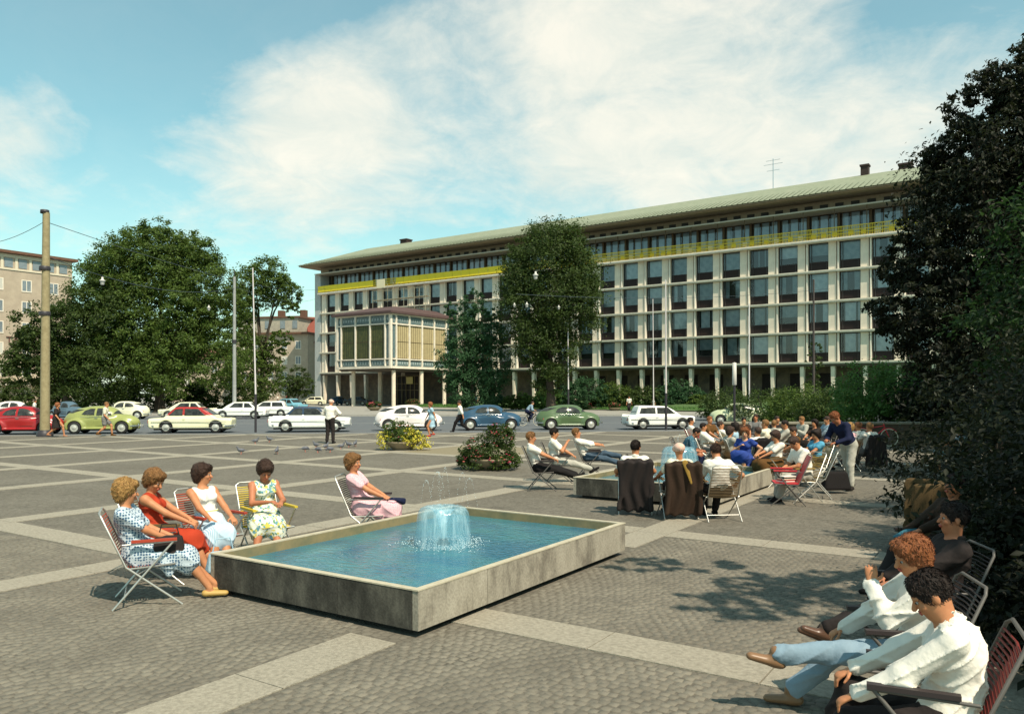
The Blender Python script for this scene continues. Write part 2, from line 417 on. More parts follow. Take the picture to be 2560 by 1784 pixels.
# cobbles as real stones in the foreground
def cobbles():
    pts = []
    P = .078
    for i in range(-66, 166):
        for j in range(-122, 122):
            b = j * P + (i % 2) * P * .5; a = i * P + .26 * abs(math.sin(b * math.pi / 1.35)) + .012 * math.sin(i * 1.9 + j * 2.3); b += .014 * math.sin(i * 2.7 + j * 1.3)
            x, y = AB(a, b)
            if y < 4.6 or y > 11.5 or abs(x) > .6531 * y + .35: continue
            if any(abs(a - q) < SW + .05 for q in SA) or any(abs(b - q) < SW + .05 for q in SB) or in_basin(a, b, .0): continue
            pts.append((y, x, y))
    pts.sort(); P3 = []
    var = []
    for k in range(5):
        w = .0385; t = .032; mb = MB(); r = lambda q: q + random.uniform(-.005, .005)
        lo = [(r(-w), r(-w), -.0085), (r(w), r(-w), -.0085), (r(w), r(w), -.0085), (r(-w), r(w), -.0085)]
        hi = [(r(-t), r(-t), .0 + random.uniform(-.002, .002)), (r(t), r(-t), .0 + random.uniform(-.002, .002)), (r(t), r(t), .0), (r(-t), r(t), .0 + random.uniform(-.002, .002))]
        mb.add(lo + hi, [(4, 5, 6, 7), (0, 1, 5, 4), (1, 2, 6, 5), (2, 3, 7, 6), (3, 0, 4, 7)]); var.append(mb)
    vm = [q.mesh('cobble') for q in var]
    root = plaza
    for (_, x, y) in pts[:295]:
        link('cobble', random.choice(vm), M_STONE, root, (x, y, 0), AROT + random.uniform(-.1, .1))
    rest = pts[295:]; n = len(rest); base = np.array([q.v for q in var])          # 5,8,3
    sel = RNG.integers(0, 5, n); ang = AROT + RNG.uniform(-.12, .12, n); c, s = np.cos(ang), np.sin(ang)
    V = base[sel].copy(); X = V[:, :, 0] * c[:, None] - V[:, :, 1] * s[:, None]; Y = V[:, :, 0] * s[:, None] + V[:, :, 1] * c[:, None]
    xy = np.array([(q[1], q[2]) for q in rest]); V[:, :, 0] = X + xy[:, :1]; V[:, :, 1] = Y + xy[:, 1:2]; V[:, :, 2] += RNG.uniform(-.0012, .0012, n)[:, None]
    fb = np.array(var[0].f); Fa = (fb[None] + 8 * np.arange(n)[:, None, None]).reshape(-1, 4)
    o = link('cobbles', mkmesh(V.reshape(-1, 3), Fa), M_STONE, root); o['kind'] = 'stuff'
cobbles()

# ------------------------------------------------------------------ water basins and fountains
def weathered(name, c1, c2, c3):
    m = bpy.data.materials.new(name); m.use_nodes = True; nt = m.node_tree; N = nt.nodes; L = nt.links; p = N['Principled BSDF']; p.inputs['Roughness'].default_value = .85; p.inputs['Specular IOR Level'].default_value = .2
    tc = N.new('ShaderNodeTexCoord')
    mp = N.new('ShaderNodeMapping'); mp.inputs['Scale'].default_value = (2.6, 2.6, 1.3); L.new(tc.outputs['Object'], mp.inputs[0])
    a = N.new('ShaderNodeTexNoise'); a.inputs['Scale'].default_value = 1.3; a.inputs['Detail'].default_value = 7; a.inputs['Roughness'].default_value = .7; L.new(mp.outputs[0], a.inputs['Vector'])
    b = N.new('ShaderNodeTexNoise'); b.inputs['Scale'].default_value = 40; b.inputs['Detail'].default_value = 6; L.new(tc.outputs['Object'], b.inputs['Vector'])
    cr = N.new('ShaderNodeValToRGB'); L.new(a.outputs[0], cr.inputs[0]); e = cr.color_ramp.elements
    e[0].position = .36; e[0].color = (*c1, 1); e[1].position = .66; e[1].color = (*c3, 1); q = e.new(.5); q.color = (*c2, 1)
    mr = N.new('ShaderNodeMapRange'); L.new(b.outputs[0], mr.inputs[0]); mr.inputs[1].default_value = .3; mr.inputs[2].default_value = .7; mr.inputs[3].default_value = .8; mr.inputs[4].default_value = 1.15
    s = N.new('ShaderNodeVectorMath'); s.operation = 'SCALE'; L.new(cr.outputs[0], s.inputs[0]); L.new(mr.outputs[0], s.inputs['Scale']); L.new(s.outputs[0], p.inputs['Base Color'])
    bp = N.new('ShaderNodeBump'); bp.inputs['Strength'].default_value = .3; bp.inputs['Distance'].default_value = .01; L.new(b.outputs[0], bp.inputs['Height']); L.new(bp.outputs[0], p.inputs['Normal'])
    return m
M_CONC = weathered('weathered_slab', (.17, .15, .12), (.30, .27, .215), (.37, .335, .27))
M_CONC_SHADE = weathered('stained_shade_slab', (.030, .028, .023), (.060, .056, .046), (.115, .107, .086))  # stained stone, darkened further so the front side reads as shaded
M_RIM = mat('rim_stone', (.50, .45, .34), .75, (.40, .35, .25), 9, bump=.2)
M_OCH = mat('basin_inside', (.26, .20, .10), .7, (.15, .14, .08), 4)
def water_mat():
    m = bpy.data.materials.new('pool_water'); m.use_nodes = True; nt = m.node_tree; N = nt.nodes; L = nt.links; p = N['Principled BSDF']
    tc = N.new('ShaderNodeTexCoord'); no = N.new('ShaderNodeTexNoise'); no.inputs['Scale'].default_value = 2.0; no.inputs['Detail'].default_value = 3; L.new(tc.outputs['Object'], no.inputs['Vector'])
    cr = N.new('ShaderNodeValToRGB'); L.new(no.outputs[0], cr.inputs[0]); cr.color_ramp.elements[0].position = .35; cr.color_ramp.elements[0].color = (.020, .120, .190, 1); cr.color_ramp.elements[1].position = .65; cr.color_ramp.elements[1].color = (.040, .180, .215, 1)
    L.new(cr.outputs[0], p.inputs['Base Color']); p.inputs['Roughness'].default_value = .06; p.inputs['IOR'].default_value = 1.33; p.inputs['Specular IOR Level'].default_value = .5
    mp = N.new('ShaderNodeMapping'); mp.inputs['Scale'].default_value = (1.0, .42, 1); mp.inputs['Rotation'].default_value = (0, 0, R(34)); L.new(tc.outputs['Object'], mp.inputs[0])
    w = N.new('ShaderNodeTexNoise'); w.inputs['Scale'].default_value = 17; w.inputs['Detail'].default_value = 3; w.inputs['Roughness'].default_value = .5; w.inputs['Distortion'].default_value = .4; L.new(mp.outputs[0], w.inputs['Vector'])
    b = N.new('ShaderNodeBump'); b.inputs['Strength'].default_value = .75; b.inputs['Distance'].default_value = .022; L.new(w.outputs[0], b.inputs['Height']); L.new(b.outputs[0], p.inputs['Normal'])
    return m
M_WATER = water_mat()
def veil_mat():
    m = bpy.data.materials.new('falling_water'); m.use_nodes = True; nt = m.node_tree; N = nt.nodes; L = nt.links; p = N['Principled BSDF']
    tc = N.new('ShaderNodeTexCoord'); mp = N.new('ShaderNodeMapping'); mp.inputs['Scale'].default_value = (9, 9, .7); L.new(tc.outputs['Object'], mp.inputs[0])
    a = N.new('ShaderNodeTexNoise'); a.inputs['Scale'].default_value = 1.4; a.inputs['Detail'].default_value = 5; a.inputs['Roughness'].default_value = .7; L.new(mp.outputs[0], a.inputs['Vector'])
    mr = N.new('ShaderNodeMapRange'); L.new(a.outputs[0], mr.inputs[0]); mr.inputs[1].default_value = .42; mr.inputs[2].default_value = .68
    mx = N.new('ShaderNodeMix'); mx.data_type = 'RGBA'; L.new(mr.outputs[0], mx.inputs[0]); mx.inputs['A'].default_value = (.20, .50, .64, 1); mx.inputs['B'].default_value = (.55, .76, .83, 1)
    L.new(mx.outputs['Result'], p.inputs['Base Color']); p.inputs['Roughness'].default_value = .12
    al = N.new('ShaderNodeMapRange'); L.new(a.outputs[0], al.inputs[0]); al.inputs[1].default_value = .35; al.inputs[2].default_value = .7; al.inputs[3].default_value = .20; al.inputs[4].default_value = .58; L.new(al.outputs[0], p.inputs['Alpha'])
    b = N.new('ShaderNodeBump'); b.inputs['Strength'].default_value = .6; b.inputs['Distance'].default_value = .01; L.new(a.outputs[0], b.inputs['Height']); L.new(b.outputs[0], p.inputs['Normal'])
    return m
M_VEIL = veil_mat()
M_FOAM = mat('foam', (.78, .85, .86), .4, (.5, .7, .76), 60)
M_DARKM = mat('dark_metal', (.03, .03, .03), .4, metal=.6)

def basin(a0, b0, label, wl):
    la, lb, hh, t = 4.15, 2.83, .40, .065
    x, y = AB(a0, b0); r = thing('water_basin', label, 'basin', (x, y, 0), AROT)
    p = MB(); p.box(.13, la - .13, .13, lb - .13, -.02, .07); p.build('plinth', mat('plinth_dark', (.03, .028, .025), .9), r)
    # side slabs, each with an open joint to its neighbour
    def run(L_, horiz, at, m, n, flip):
        st = L_ / n
        for i in range(n):
            q = MB(); s0, s1 = i * st + .004, (i + 1) * st - .004
            if horiz: q.box(s0, s1, at, at + t, .06, hh)
            else: q.box(at, at + t, s0, s1, .06, hh)
            q.build('slab', m, r)
    run(la, True, 0, M_CONC, 4, 0)                         # sunlit side towards the right
    run(la, True, lb - t, M_CONC, 4, 0)
    def run2(at, m, n):
        L0, L1 = t + .003, lb - t - .003; st = (L1 - L0) / n
        for i in range(n): MB().box(at, at + t, L0 + i * st + .003, L0 + (i + 1) * st - .003, .06, hh).build('slab', m, r)
    run2(0, M_CONC_SHADE, 3); run2(la - t, M_CONC, 3)
    c = MB()
    c.box(-.004, la + .004, -.004, t + .004, hh, hh + .012); c.box(-.004, la + .004, lb - t - .004, lb + .004, hh, hh + .012)
    c.box(-.004, t + .004, t + .006, lb - t - .006, hh, hh + .012); c.box(la - t - .004, la + .004, t + .006, lb - t - .006, hh, hh + .012)
    c.build('rim', M_RIM, r)
    i = MB(); e = t + .012
    i.box(t, la - t, t, e, .08, hh - .003); i.box(t, la - t, lb - e, lb - t, .08, hh - .003); i.box(t, e, e + .002, lb - e - .002, .08, hh - .003); i.box(la - e, la - t, e + .002, lb - e - .002, .08, hh - .003)
    i.build('inner_lining', M_OCH, r)
    me = mkmesh([(e, e, wl), (la - e, e, wl), (la - e, lb - e, wl), (e, lb - e, wl)], [(0, 1, 2, 3)])
    w = tag(link('water', me, M_WATER, None, (x, y, 0), AROT), kind='structure')
    return r
basin(0, 0, 'near square stone basin full of blue water, its dark side facing the camera', .30)
basin(8.6, .37, 'farther stone water basin ringed by seated people and jackets on chairs', .31)

def fountain(a, b, label, sc=1.0, sz_=1.0):
    x, y = AB(a, b); r = thing('fountain', label, 'fountain', (x, y, .30))
    def prof_mesh(prof, n=56, wob=.02):
        vs = []; fs = []
        for i, (rr, z) in enumerate(prof):
            for k in range(n):
                an = 2 * math.pi * k / n; w = 1 + wob * math.sin(5 * an + i) * (i / len(prof)) + random.uniform(-.02, .02) * (z < .25)
                vs.append((rr * w * math.cos(an) * sc, rr * w * math.sin(an) * sc, z * sz_ + random.uniform(-.004, .004)))
        for i in range(len(prof) - 1):
            for k in range(n): fs.append((i * n + k, i * n + (k + 1) % n, (i + 1) * n + (k + 1) % n, (i + 1) * n + k))
        return mkmesh(vs, np.array(fs), True)
    link('water_bell', prof_mesh([(.03, .06), (.045, .18), (.07, .30), (.11, .39), (.17, .445), (.235, .46), (.29, .44), (.325, .39), (.342, .30), (.352, .18), (.36, .08), (.365, .0)]), M_VEIL, r)
    nz = MB(); nz.lathe([(.0, .075), (.05, .075), (.06, .05), (.06, .03), (.035, .025), (.03, -.08)], n=12); nz.lathe([(.075, .0), (.085, .015), (.075, .03), (.05, .03)], n=12); nz.build('nozzle', M_DARKM, r)
    # splash ring and droplets
    n = 900; V = []; Fq = []
    an = RNG.uniform(0, 2 * math.pi, n); rad = np.abs(RNG.normal(.37, .11, n)); zz = np.abs(RNG.normal(0, .035, n)) * np.exp(-((rad - .4) / .2) ** 2) + .004; sz = RNG.uniform(.003, .009, n)
    for k in range(n):
        c = np.array([rad[k] * math.cos(an[k]) * sc, rad[k] * math.sin(an[k]) * sc, zz[k]]); s = sz[k]
        V += [c + (s, 0, 0), c + (-s, 0, 0), c + (0, s, 0), c + (0, -s, 0), c + (0, 0, s * .8), c - (0, 0, s * .5)]
        q = 6 * k; Fq += [(q, q + 2, q + 4), (q + 2, q + 1, q + 4), (q + 1, q + 3, q + 4), (q + 3, q, q + 4), (q + 2, q, q + 5), (q + 1, q + 2, q + 5), (q + 3, q + 1, q + 5), (q, q + 3, q + 5)]
    o = link('splash', mkmesh(V, np.array(Fq)), M_FOAM, r); o['kind'] = 'stuff'
    # thin side jets
    d = []; jets = [(-.10, .05, .17, .52), (.0, .06, .10, .58), (-.05, -.05, .03, .52), (.2, .08, .12, .50), (.28, .05, .16, .42), (-.22, .0, .12, .40)]
    V = []; Fq = []
    for (jx, jy, w, hgt) in jets:
        for k in range(42):
            t = k / 41; c = np.array([jx + w * (t - .3) * 1.2, jy, .44 + hgt * (1 - (2 * t - .9) ** 2) * .8]) + RNG.normal(0, .004, 3); s = RNG.uniform(.0015, .0045)
            if c[2] < .42: continue
            q = len(V); V += [c + (s, 0, 0), c + (-s, 0, 0), c + (0, s, 0), c + (0, -s, 0), c + (0, 0, s), c - (0, 0, s)]
            Fq += [(q, q + 2, q + 4), (q + 2, q + 1, q + 4), (q + 1, q + 3, q + 4), (q + 3, q, q + 4), (q + 2, q, q + 5), (q + 1, q + 2, q + 5), (q + 3, q + 1, q + 5), (q, q + 3, q + 5)]
    o = link('spray', mkmesh(V, np.array(Fq)), M_FOAM, r); o['kind'] = 'stuff'
fountain(2.15, 1.42, 'bell shaped fountain of water in the near basin', .92, .98)
fountain(10.67, 1.78, 'blue bell fountain in the farther basin behind the pink cap', 1.12, 1.4)

# ------------------------------------------------------------------ the long office building
BX = thing('office_building', 'long six storey office building with white pilasters, yellow balcony rail and green roof', 'building', (-35.25, 141.0, 0), math.atan2(-.57622, .81729))
M_WHITE = mat('white_stone', (.80, .69, .55), .75, (.64, .55, .44), .9, bump=.15, bscale=12)
M_WHITE2 = mat('white_trim', (.82, .74, .62), .6, (.68, .61, .51), 1.5)
M_SLABW = mat('slab_edge', (.68, .62, .50), .7, (.55, .50, .40), 4)
M_ENDW = mat('end_wall', (.42, .43, .41), .8, (.36, .37, .36), 1.5)
M_FRAME = mat('window_frame_dark', (.035, .03, .028), .6)
M_SPAN = mat('spandrel_dark', (.020, .013, .012), .5, spec=.2)
M_BROWN = mat('brown_timber', (.085, .055, .028), .7)
M_YEL = mat('yellow_metal', (.68, .49, .035), .55)
M_YELC = mat('yellow_canvas', (.86, .66, .03), .7, (.74, .55, .03), 6, island=.06)
M_FASC = mat('eave_fascia', (.33, .26, .18), .8, (.25, .20, .14), 3)
M_COP = mat('green_copper_roof', (.20, .225, .15), .75, (.26, .275, .19), 1.3, island=.07)
M_CURT = mat('pale_curtain', (.66, .70, .70), .9, (.44, .50, .54), 1.6)
M_CURT2 = mat('grey_curtain', (.34, .40, .42), .9, (.2, .26, .28), 1.5)
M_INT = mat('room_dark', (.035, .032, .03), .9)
def glass_mat():
    m = bpy.data.materials.new('window_glass'); m.use_nodes = True; nt = m.node_tree; N = nt.nodes; L = nt.links; N.remove(N['Principled BSDF'])
    g = N.new('ShaderNodeBsdfGlossy'); g.inputs['Roughness'].default_value = .03; g.inputs[0].default_value = (.9, .95, 1, 1); t = N.new('ShaderNodeBsdfTransparent'); t.inputs[0].default_value = (.86, .92, .92, 1)
    fr = N.new('ShaderNodeFresnel'); fr.inputs[0].default_value = 1.6; ad = N.new('ShaderNodeMath'); ad.operation = 'ADD'; ad.inputs[1].default_value = .03; L.new(fr.outputs[0], ad.inputs[0])
    mx = N.new('ShaderNodeMixShader'); L.new(ad.outputs[0], mx.inputs[0]); L.new(t.outputs[0], mx.inputs[1]); L.new(g.outputs[0], mx.inputs[2]); L.new(mx.outputs[0], N['Material Output'].inputs[0]); return m
M_GLASS = glass_mat()

LV = [5.6, 9.15, 12.65, 16.15, 19.65]; BAY = 3.45; NB = 30; U0 = 2.75     # window left edge of bay 0
ULEN = 106.5
def bwall():
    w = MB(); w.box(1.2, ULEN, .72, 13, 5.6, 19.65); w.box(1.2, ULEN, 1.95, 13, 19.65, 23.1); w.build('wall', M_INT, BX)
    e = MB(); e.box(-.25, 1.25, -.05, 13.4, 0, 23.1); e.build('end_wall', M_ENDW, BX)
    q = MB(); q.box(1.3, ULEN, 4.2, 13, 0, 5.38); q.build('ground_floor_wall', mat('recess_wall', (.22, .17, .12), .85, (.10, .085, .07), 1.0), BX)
    for i, z in enumerate(LV):
        s = MB(); pr = -.42 if i < 4 else -.8
        s.box(1.25, ULEN, pr, .7, z - .13, z + .03); s.box(1.25, ULEN, pr + .03, .7, z - .24, z - .15)
        s.build('floor_slab', M_SLABW if i < 4 else M_WHITE2, BX)
    q = MB(); q.box(1.25, ULEN, -.10, .7, 5.1, 5.36); q.build('beam', mat('beam_dark', (.10, .08, .065), .8), BX)
bwall()
pil = MB().box(0, .86, 0, .55, 0, 3.24).mesh('pilaster'); fin = MB().box(0, .15, -.12, .50, 0, 3.24).mesh('fin')
def window_meshes():
    W, Hh = 2.2, 3.24
    f = MB(); t = .07
    f.box(0, t, .30, .42, 0, Hh); f.box(W - t, W, .30, .42, 0, Hh); f.box(t, W - t, .30, .42, Hh - t, Hh); f.box(t, W - t, .30, .42, 1.0, 1.08)
    f.box(.24, .31, .29, .42, 0, 1.0); f.box(.24, .31, .29, .42, 1.08, Hh - t); f.box(W - .31, W - .24, .29, .42, 0, 1.0)
    s = MB(); s.box(.31, W - .31, .34, .40, .02, 1.0); s.box(t, .24, .34, .40, .02, 1.0); s.box(W - .24, W - t, .34, .40, .02, 1.0)
    p = MB(); p.add([(.31, .36, 1.08), (W - t, .36, 1.08), (W - t, .36, Hh - t), (.31, .36, Hh - t)], [(0, 1, 2, 3)]); p.add([(t, .36, 1.08), (.24, .36, 1.08), (.24, .36, Hh - t), (t, .36, Hh - t)], [(0, 1, 2, 3)])
    def curtain(x0, x1, drop=0.0):
        c = MB(); n = max(2, int((x1 - x0) / .045)); vs = []; fs = []
        for i in range(n + 1):
            x = x0 + (x1 - x0) * i / n; y = .50 + .022 * math.sin(i * 2.1) + random.uniform(-.005, .005); vs += [(x, y, 1.02 + drop), (x, y, Hh - .05)]
        for i in range(n): fs.append((2 * i, 2 * i + 2, 2 * i + 3, 2 * i + 1))
        c.add(vs, fs); return c
    full = curtain(.1, W - .1).mesh('curtain')
    part = curtain(.1, .75); q = curtain(W - .7, W - .1); b = len(part.v); part.add(q.v, q.f); part = part.mesh('curtain')
    one = curtain(.5, W - .55); r = curtain(W - .3, W - .12); one.add(r.v, r.f); one = one.mesh('curtain')
    thin = curtain(.9, 1.05); r = curtain(W - .55, W - .40); thin.add(r.v, r.f); thin = thin.mesh('curtain')
    hi = curtain(.1, W - .1, .8).mesh('curtain')
    return f.mesh('window'), s.mesh('spandrel'), p.mesh('pane'), [full, part, one, thin, hi]
WF, WS, WP, WC = window_meshes()
wr = random.Random(11)
for k in range(NB):
    u = U0 + k * BAY
    for fl in range(4):
        z = LV[fl] + .03
        hid = 17.5 < u < 30 and fl < 2
        link('pilaster', pil, M_WHITE, BX, (u - 1.22, 0, z)); link('fin', fin, M_WHITE2, BX, (u - .22, 0, z))
        if hid or u + 2.2 > ULEN: continue
        w = link('window', WF, M_FRAME, BX, (u, 0, z)); link('spandrel', WS, M_SPAN, w); link('pane', WP, M_GLASS, w)
        pr = wr.random(); top = fl == 3
        ci = 0 if pr < (.50 if top else .26) else (1 if pr < .62 else (2 if pr < .74 else (3 if pr < .86 else 4)))
        link('curtain', WC[ci], M_CURT if wr.random() < (.65 if top or u > 55 else .35) else M_CURT2, w)
# free-standing tapered columns of the open ground floor
colm = MB(); colm.add([(-.13, -.25, 0), (.13, -.25, 0), (.13, .25, 0), (-.13, .25, 0), (-.22, -.38, 5.1), (.22, -.38, 5.1), (.22, .38, 5.1), (-.22, .38, 5.1)], [(0, 1, 5, 4), (1, 2, 6, 5), (2, 3, 7, 6), (3, 0, 4, 7), (0, 3, 2, 1), (4, 5, 6, 7)])
colm = colm.mesh('column')
for k in range(NB):
    u = U0 + k * BAY - .75
    if 17 < u < 30: continue
    link('column', colm, M_WHITE, BX, (u, .35, 0))
gw = MB().box(-.9, .9, 4.12, 4.25, 1.2, 4.4).mesh('ground_floor_window')
for k in range(12, NB): link('ground_floor_window', gw, M_SPAN, BX, (U0 + k * BAY + 1.1, 0, 0))
# set-back top storey: posts, wide glazing
post = MB().box(-.04, .04, -.60, -.52, 0, 3.33).mesh('post'); post2 = MB().box(-.12, .12, 1.62, 1.94, 0, 3.45).mesh('post')
TF = MB()
for x in (0, .96, 1.94, 2.93): TF.box(x, x + .06, 1.78, 1.90, 0, 3.4)
TF.box(.06, 2.93, 1.80, 1.90, 3.28, 3.4); TF.box(.06, 2.93, 1.80, 1.90, 0, .2); TFm = TF.mesh('window')
TP = MB()
for x0, x1 in ((.06, .96), (1.02, 1.94), (2.0, 2.93)): TP.add([(x0, 1.85, .2), (x1, 1.85, .2), (x1, 1.85, 3.28), (x0, 1.85, 3.28)], [(0, 1, 2, 3)])
TPm = TP.mesh('pane')
TC = MB()
for x0, x1 in ((.07, .70), (1.04, 1.92), (2.25, 2.92)): TC.box(x0, x1, 1.915, 1.935, .3, 3.2)
TCm = TC.mesh('curtain')
M_TC = mat('blue_grey_blind', (.32, .38, .45), .8, (.44, .50, .56), 2)
for k in range(NB):
    u = U0 + k * BAY - .25
    if u + 3.3 > ULEN: break
    link('post', post2, M_BROWN, BX, (u - .2, 0, 19.68)); 
    if u > 44: link('post', post, M_BROWN, BX, (u - .2, 0, 19.68))
    w = link('window', TFm, M_BROWN, BX, (u + .1, 0, 19.68)); link('pane', TPm, M_GLASS, w); link('curtain', TCm, M_TC, w)
rail = MB()
for z in (20.0, 20.35, 20.82): rail.box(1.3, ULEN, -.72, -.66, z, z + .085)
rail.build('railing', M_YEL, BX)
bal = MB()
for i in range(int((ULEN - 1.3) / .17)): x = 1.3 + i * .17; bal.box(x, x + .05, -.70, -.665, 19.7, 20.0); bal.box(x, x + .05, -.70, -.665, 20.085, 20.35); bal.box(x, x + .05, -.70, -.665, 20.435, 20.82)
bal.build('balusters', M_YEL, BX, kind='stuff')
pn = MB().box(0, 1.68, -.76, -.74, 19.85, 20.84).mesh('rail_panel')
u = 1.4
while u < 42:
    if not (14.5 < u < 19.5): link('rail_panel', pn, M_YELC, BX, (u, random.uniform(0, .01), 0))
    u += 1.72
pn2 = MB().box(0, .55, -.64, -.62, 19.85, 20.3).mesh('flower_box')
for k in range(44): link('flower_box', pn2, M_WHITE2 if wr.random() < .55 else M_YELC, BX, (44 + k * 1.35 + wr.uniform(-.3, .3), 0, 0))
# wall above the glazing, soffit ledge, deep eave, roof
t = MB(); t.box(-.2, ULEN, 1.3, 13, 23.1, 24.45); t.build('attic_wall', M_FASC, BX)
t = MB(); t.box(.6, ULEN, -.9, 13, 23.0, 23.16); t.build('cornice', mat('cornice_pale', (.42, .38, .30), .7), BX)
vb = MB()
for i in range(60): vb.box(2 + i * 1.725, 2.9 + i * 1.725, 1.22, 1.3, 23.45, 24.05)
vb.build('vents', M_INT, BX, kind='stuff')
ev = MB(); ev.box(-2.3, ULEN + 2, -1.5, 15.4, 24.47, 24.57); ev.box(-2.5, ULEN + 2, -1.8, 15.3, 24.57, 24.69); ev.build('eave', M_FASC, BX)
rf = MB(); x0, x1, y0, y1, zb, zr = -2.7, ULEN + 2.2, -2.0, 15.5, 24.73, 28.2
rf.add([(x0, y0, zb), (x1, y0, zb), (x1, y1, zb), (x0, y1, zb), (x0 + 9, 6.5, zr), (x1 - 9, 6.5, zr)], [(0, 1, 5, 4), (1, 2, 5), (2, 3, 4, 5), (3, 0, 4), (0, 3, 2, 1)])
rf.build('roof', M_COP, BX)
M_SEAM = mat('roof_seam', (.10, .115, .075), .8)
sm = MB()
for i in range(170):
    x = -2.2 + i * .65; 
    if x > ULEN + 1: break
    f0 = min(1, max(.02, (x - x0) / 9)); f0 = min(f0, max(.02, (x1 - x) / 9)); sm.bar((x, y0, zb + .03), (x, y0 + 9 * f0, zb + .03 + 3.47 * f0), .09, .10)
sm.build('roof_seams', M_SEAM, BX, kind='stuff')
for (u, v, w, d, z0, z1) in ((4.0, 6.0, 2.2, 1.2, 25.5, 27.5), (14, 7.0, 1.5, 1.4, 26, 28.9), (90.0, 6.2, .85, .9, 26.6, 29.2), (94.0, 7.2, 1.4, 1.0, 26.6, 28.9)):
    c = MB(); c.box(u, u + w, v, v + d, z0, z1); c.box(u - .1, u + w + .1, v - .1, v + d + .1, z1, z1 + .2); c.build('chimney', mat('chimney_dark', (.035, .022, .02), .85, (.05, .03, .025), 3), BX)
an = MB(); an.tube([(79.5, 6.5, 28), (79.5, 6.5, 32)], .05, 5)
for z, w in ((31.8, .9), (31.3, 1.2), (30.5, .8)): an.bar((79.5 - w, 6.5, z), (79.5 + w, 6.5, z), .04, .04)
an.build('antenna', mat('antenna_metal', (.25, .35, .4), .5), BX)
# raised terrace and lawn bank in front of the right part
def bworld(u, v):  # v towards the square
    return (-35.25 + .81729 * u - .57622 * v, 141.0 - .57622 * u - .81729 * v)
def bank():
    pts = [(bworld(34, 3), .02), (bworld(34, 9), .02), (bworld(125, 15), .12), (bworld(125, 3), 1.3), (bworld(52, 3), 1.1), (bworld(52, 12), .06)]
    vs = [(*bworld(u, v), z) for (u, v, z) in ((33, 11, .01), (50, 13, .05), (75, 14.5, .1), (125, 16, .15), (33, -1, .15), (50, -1, .8), (75, -1, 1.2), (125, -1, 1.3), (33, 4, .15), (50, 4, .8), (75, 4, 1.2), (125, 4, 1.3))]
    f = [(0, 1, 9, 8), (1, 2, 10, 9), (2, 3, 11, 10), (8, 9, 5, 4), (9, 10, 6, 5), (10, 11, 7, 6)]
    tag(link('lawn', mkmesh(vs, f), M_GRASS), kind='structure')
bank()
sheet('shade_bed', [(3.35, 4.2), (4.0, 6.2), (5.6, 9.4), (7.4, 13.2), (11.5, 20), (14, 24), (30, 24), (30, -8), (2.75, -8), (2.9, 2.0)], .002, mat('shade_bed_dark', (.05, .04, .03), .95, (.09, .075, .05), 6, bump=.6, bscale=25))  # dark ground sheet, deep shade of the right corner put into its colour

